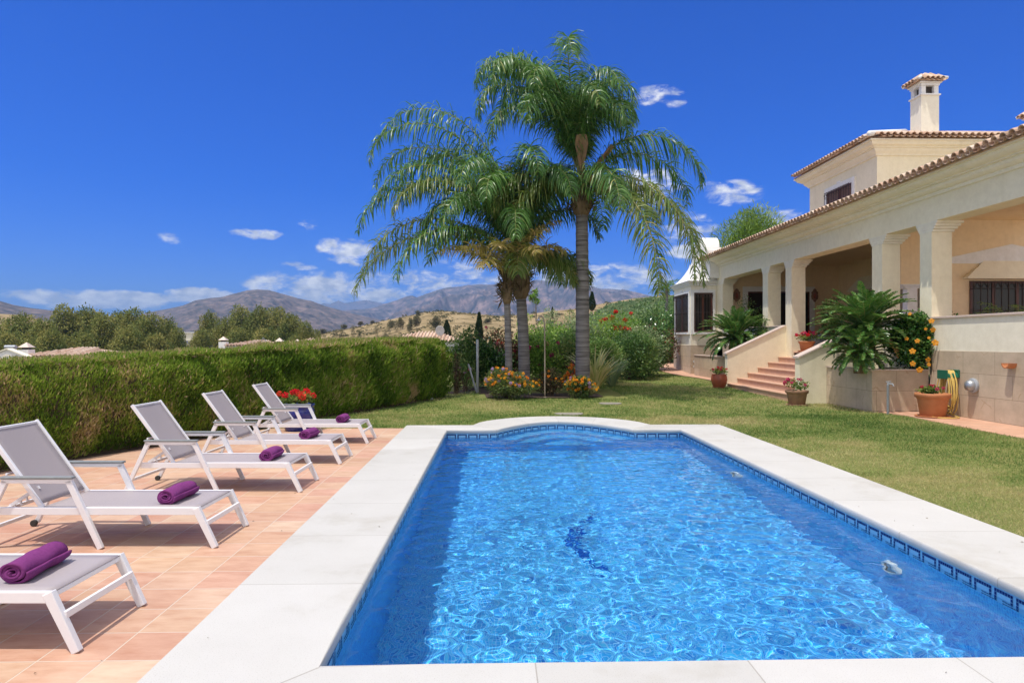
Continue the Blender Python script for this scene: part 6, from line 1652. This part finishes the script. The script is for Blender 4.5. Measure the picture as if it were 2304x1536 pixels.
a = P(404, 747, 200); b = P(440, 751, 200); m = MB(); m.box((a.x, a.y, b.z - 2), (b.x, a.y + 8, a.z - .25)); e = empty('white_building', ((a.x + b.x) / 2, a.y, b.z - 2), 'tiny flat white building between the two eucalyptus clumps', 'building'); m.build('wall', M['plaster_light'], e); m = MB(); m.box((a.x - .3, a.y - .3, a.z - .25), (b.x + .3, a.y + 8.3, a.z)); m.build('roof', M['white_plaster'], e)
# pylon legs showing above the roof
m = MB(); p0 = P(584, 776, 76); p1 = P(592, 759.5, 76); p2 = P(599, 768, 76); m.tube([p0, p1, p2], .05, 6); tag(m.build('aerial_frame', M['galv']), 'bent metal aerial frame on the hip roof before the right eucalyptus clump', 'aerial')

# ================================================================== SKY, SUN, CAMERA
w = bpy.data.worlds.new('World'); SC.world = w; w.use_nodes = True
nt = w.node_tree; N, L = nt.nodes, nt.links; bg = N['Background']
sky = N.new('ShaderNodeTexSky'); sky.sky_type = 'NISHITA'; sky.sun_disc = False
el = math.asin(-SUN.z); sky.sun_elevation = el; sky.sun_rotation = math.atan2(-SUN.x, -SUN.y)
sky.altitude = 300; sky.air_density = 1.0; sky.dust_density = .35; sky.ozone_density = 4.0
hs = N.new('ShaderNodeHueSaturation'); hs.inputs['Saturation'].default_value = 1.25; hs.inputs['Value'].default_value = 1.0; L.new(mixc(N, L, 1.0, sky.outputs[0], (.70, .92, 1.30), 'MULTIPLY'), hs.inputs['Color'])
tc = N.new('ShaderNodeTexCoord'); sp = N.new('ShaderNodeSeparateXYZ'); L.new(tc.outputs['Generated'], sp.inputs[0])
az = mth(N, L, 'ARCTAN2', sp.outputs[0], sp.outputs[1]); ele = mth(N, L, 'ARCSINE', sp.outputs[2])
CL = [ # px, py, half width, half height, weight
 (210, 674, 185, 19, 1.45), (120, 668, 70, 14, 1.3), (330, 672, 90, 14, 1.3), (452, 668, 78, 17, 1.4), (720, 655, 150, 34, 1.05), (690, 640, 90, 22, 1.0), (800, 622, 70, 14, .55), (782, 557, 56, 18, 1.0), (580, 527, 50, 10, .8), (672, 598, 36, 9, .75), (632, 626, 30, 16, .8), (780, 588, 60, 12, .5),
 (860, 665, 120, 20, .8), (1000, 640, 150, 30, .75), (1150, 610, 170, 26, .6), (1290, 640, 170, 40, .85), (1400, 640, 120, 34, .8), (1446, 424, 78, 34, 1.0), (1412, 440, 40, 14, .7), (1652, 435, 50, 22, 1.0), (1550, 508, 50, 22, .8), (1560, 560, 80, 30, .8), (1475, 216, 52, 16, .85), (1520, 232, 22, 8, .6), (1085, 222, 22, 10, .55), (1600, 420, 26, 12, .5), (380, 540, 26, 12, .35), (690, 506, 20, 10, .4), (1740, 505, 90, 26, .6)]
best = None
cmb = N.new('ShaderNodeCombineXYZ'); L.new(mth(N, L, 'MULTIPLY', az, 1.0), cmb.inputs[0]); L.new(mth(N, L, 'MULTIPLY', ele, 2.0), cmb.inputs[1])
nz = N.new('ShaderNodeTexNoise'); nz.inputs['Scale'].default_value = 26; nz.inputs['Detail'].default_value = 8; nz.inputs['Roughness'].default_value = .62; nz.inputs['Distortion'].default_value = .35; L.new(cmb.outputs[0], nz.inputs['Vector'])
for (px, py, hw, hh, wt) in CL:
    a0 = math.atan((px - 1152) / 1536) + TH; e0 = math.atan((768 - py) / 1536 * math.cos(math.atan((px - 1152) / 1536)))
    k = math.cos(math.atan((px - 1152) / 1536)) ** 2
    sa = hw / 1536 * k * 1.35; se = hh / 1536 * math.sqrt(k) * 1.35
    dx = mth(N, L, 'MULTIPLY', mth(N, L, 'SUBTRACT', az, a0), 1 / sa); dy = mth(N, L, 'MULTIPLY', mth(N, L, 'SUBTRACT', ele, e0), 1 / se)
    r2 = mth(N, L, 'MULTIPLY_ADD', dx, dx, mth(N, L, 'MULTIPLY', dy, dy))
    v = mth(N, L, 'MULTIPLY_ADD', r2, -wt, wt)
    best = v if best is None else mth(N, L, 'MAXIMUM', best, v)
dens = mth(N, L, 'ADD', mth(N, L, 'MAXIMUM', best, -1.0), mth(N, L, 'MULTIPLY', mth(N, L, 'SUBTRACT', nz.outputs['Fac'], .5), 4.4))
mr = N.new('ShaderNodeMapRange'); mr.interpolation_type = 'SMOOTHSTEP'; mr.inputs['From Min'].default_value = .05; mr.inputs['From Max'].default_value = 1.15; L.new(dens, mr.inputs['Value'])
gate = N.new('ShaderNodeMapRange'); gate.interpolation_type = 'SMOOTHSTEP'; gate.inputs['From Min'].default_value = -.25; gate.inputs['From Max'].default_value = .35; L.new(best, gate.inputs['Value'])
cf = mth(N, L, 'MULTIPLY', mth(N, L, 'MULTIPLY', mr.outputs[0], gate.outputs[0]), .93)
nz2 = N.new('ShaderNodeTexNoise'); nz2.inputs['Scale'].default_value = 44; nz2.inputs['Detail'].default_value = 5; L.new(cmb.outputs[0], nz2.inputs['Vector'])
cr = ramp(N, [(5.6, 6.0, 7.2, .35), (8.8, 9.0, 9.5, .62)]); 
crm = N.new('ShaderNodeMix'); crm.data_type = 'RGBA'; crm.inputs[6].default_value = (3.4, 3.7, 4.4, 1); crm.inputs[7].default_value = (6.4, 6.4, 6.4, 1)
mr2 = N.new('ShaderNodeMapRange'); mr2.inputs['From Min'].default_value = .38; mr2.inputs['From Max'].default_value = .62; L.new(nz2.outputs['Fac'], mr2.inputs['Value']); L.new(mr2.outputs[0], crm.inputs['Factor'])
blue = mixc(N, L, 1.0, hs.outputs['Color'], (.33, .42, .70), 'MULTIPLY')
# made-up broken cumulus, out of view overhead and behind, added to lift ambient fill
tcs = N.new('ShaderNodeTexNoise'); tcs.inputs['Scale'].default_value = 3.2; tcs.inputs['Detail'].default_value = 7; tcs.inputs['Roughness'].default_value = .58; L.new(tc.outputs['Generated'], tcs.inputs['Vector'])
hi = N.new('ShaderNodeMapRange'); hi.interpolation_type = 'SMOOTHSTEP'; hi.inputs['From Min'].default_value = .62; hi.inputs['From Max'].default_value = .80; L.new(sp.outputs[2], hi.inputs['Value'])
bk = N.new('ShaderNodeMapRange'); bk.interpolation_type = 'SMOOTHSTEP'; bk.inputs['From Min'].default_value = .25; bk.inputs['From Max'].default_value = -.15; L.new(sp.outputs[1], bk.inputs['Value'])
cvr = N.new('ShaderNodeMapRange'); cvr.interpolation_type = 'SMOOTHSTEP'; cvr.inputs['From Min'].default_value = .36; cvr.inputs['From Max'].default_value = .52; L.new(tcs.outputs['Fac'], cvr.inputs['Value'])
cvf = mth(N, L, 'MULTIPLY', cvr.outputs[0], mth(N, L, 'MAXIMUM', hi.outputs[0], bk.outputs[0]))
cf = mth(N, L, 'MAXIMUM', cf, mth(N, L, 'MULTIPLY', cvf, .95))
cb = mixc(N, L, cvf, crm.outputs[2], (7.8, 7.6, 7.3)); fin = mixc(N, L, cf, blue, cb); N.remove(cr)
L.new(fin, bg.inputs['Color']); bg.inputs['Strength'].default_value = .14

sun = bpy.data.lights.new('sun', 'SUN'); sun.energy = 3.3; sun.angle = R(.5); sun.color = (1, .955, .88)
so = bpy.data.objects.new('sun', sun); COL.objects.link(so); so.rotation_euler = SUN.to_track_quat('-Z', 'Y').to_euler(); so.location = (-30, -20, 100)
sun.cycles.is_caustics_light = True

cam = bpy.data.cameras.new('camera'); cam.lens = 24; cam.sensor_width = 36; cam.clip_end = 30000; cam.clip_start = .1
co = bpy.data.objects.new('camera', cam); COL.objects.link(co); co.location = (0, 0, EYE); co.rotation_euler = (R(90), 0, -TH); SC.camera = co

HAZE = True
if HAZE:
    m, nt, N, L, b = nm('haze_air'); N.remove(b)
    v = N.new('ShaderNodeVolumePrincipled'); v.inputs['Color'].default_value = (.34, .58, .95, 1); v.inputs['Density'].default_value = 1.55e-4; v.inputs['Anisotropy'].default_value = .2
    L.new(v.outputs[0], N['Material Output'].inputs['Volume'])
    mb = MB(); mb.box((-13000, -60, -40), (13000, 12500, 450)); h = tag(mb.build('haze', m), kind='stuff')

SC.render.engine = 'CYCLES'
SC.view_settings.view_transform = 'Standard'; SC.view_settings.look = 'None'; SC.view_settings.exposure = .28; SC.view_settings.gamma = 1
SC.cycles.use_denoising = True; SC.cycles.max_bounces = 8; SC.cycles.transparent_max_bounces = 8; SC.cycles.volume_bounces = 0
SC.cycles.sample_clamp_indirect = 6
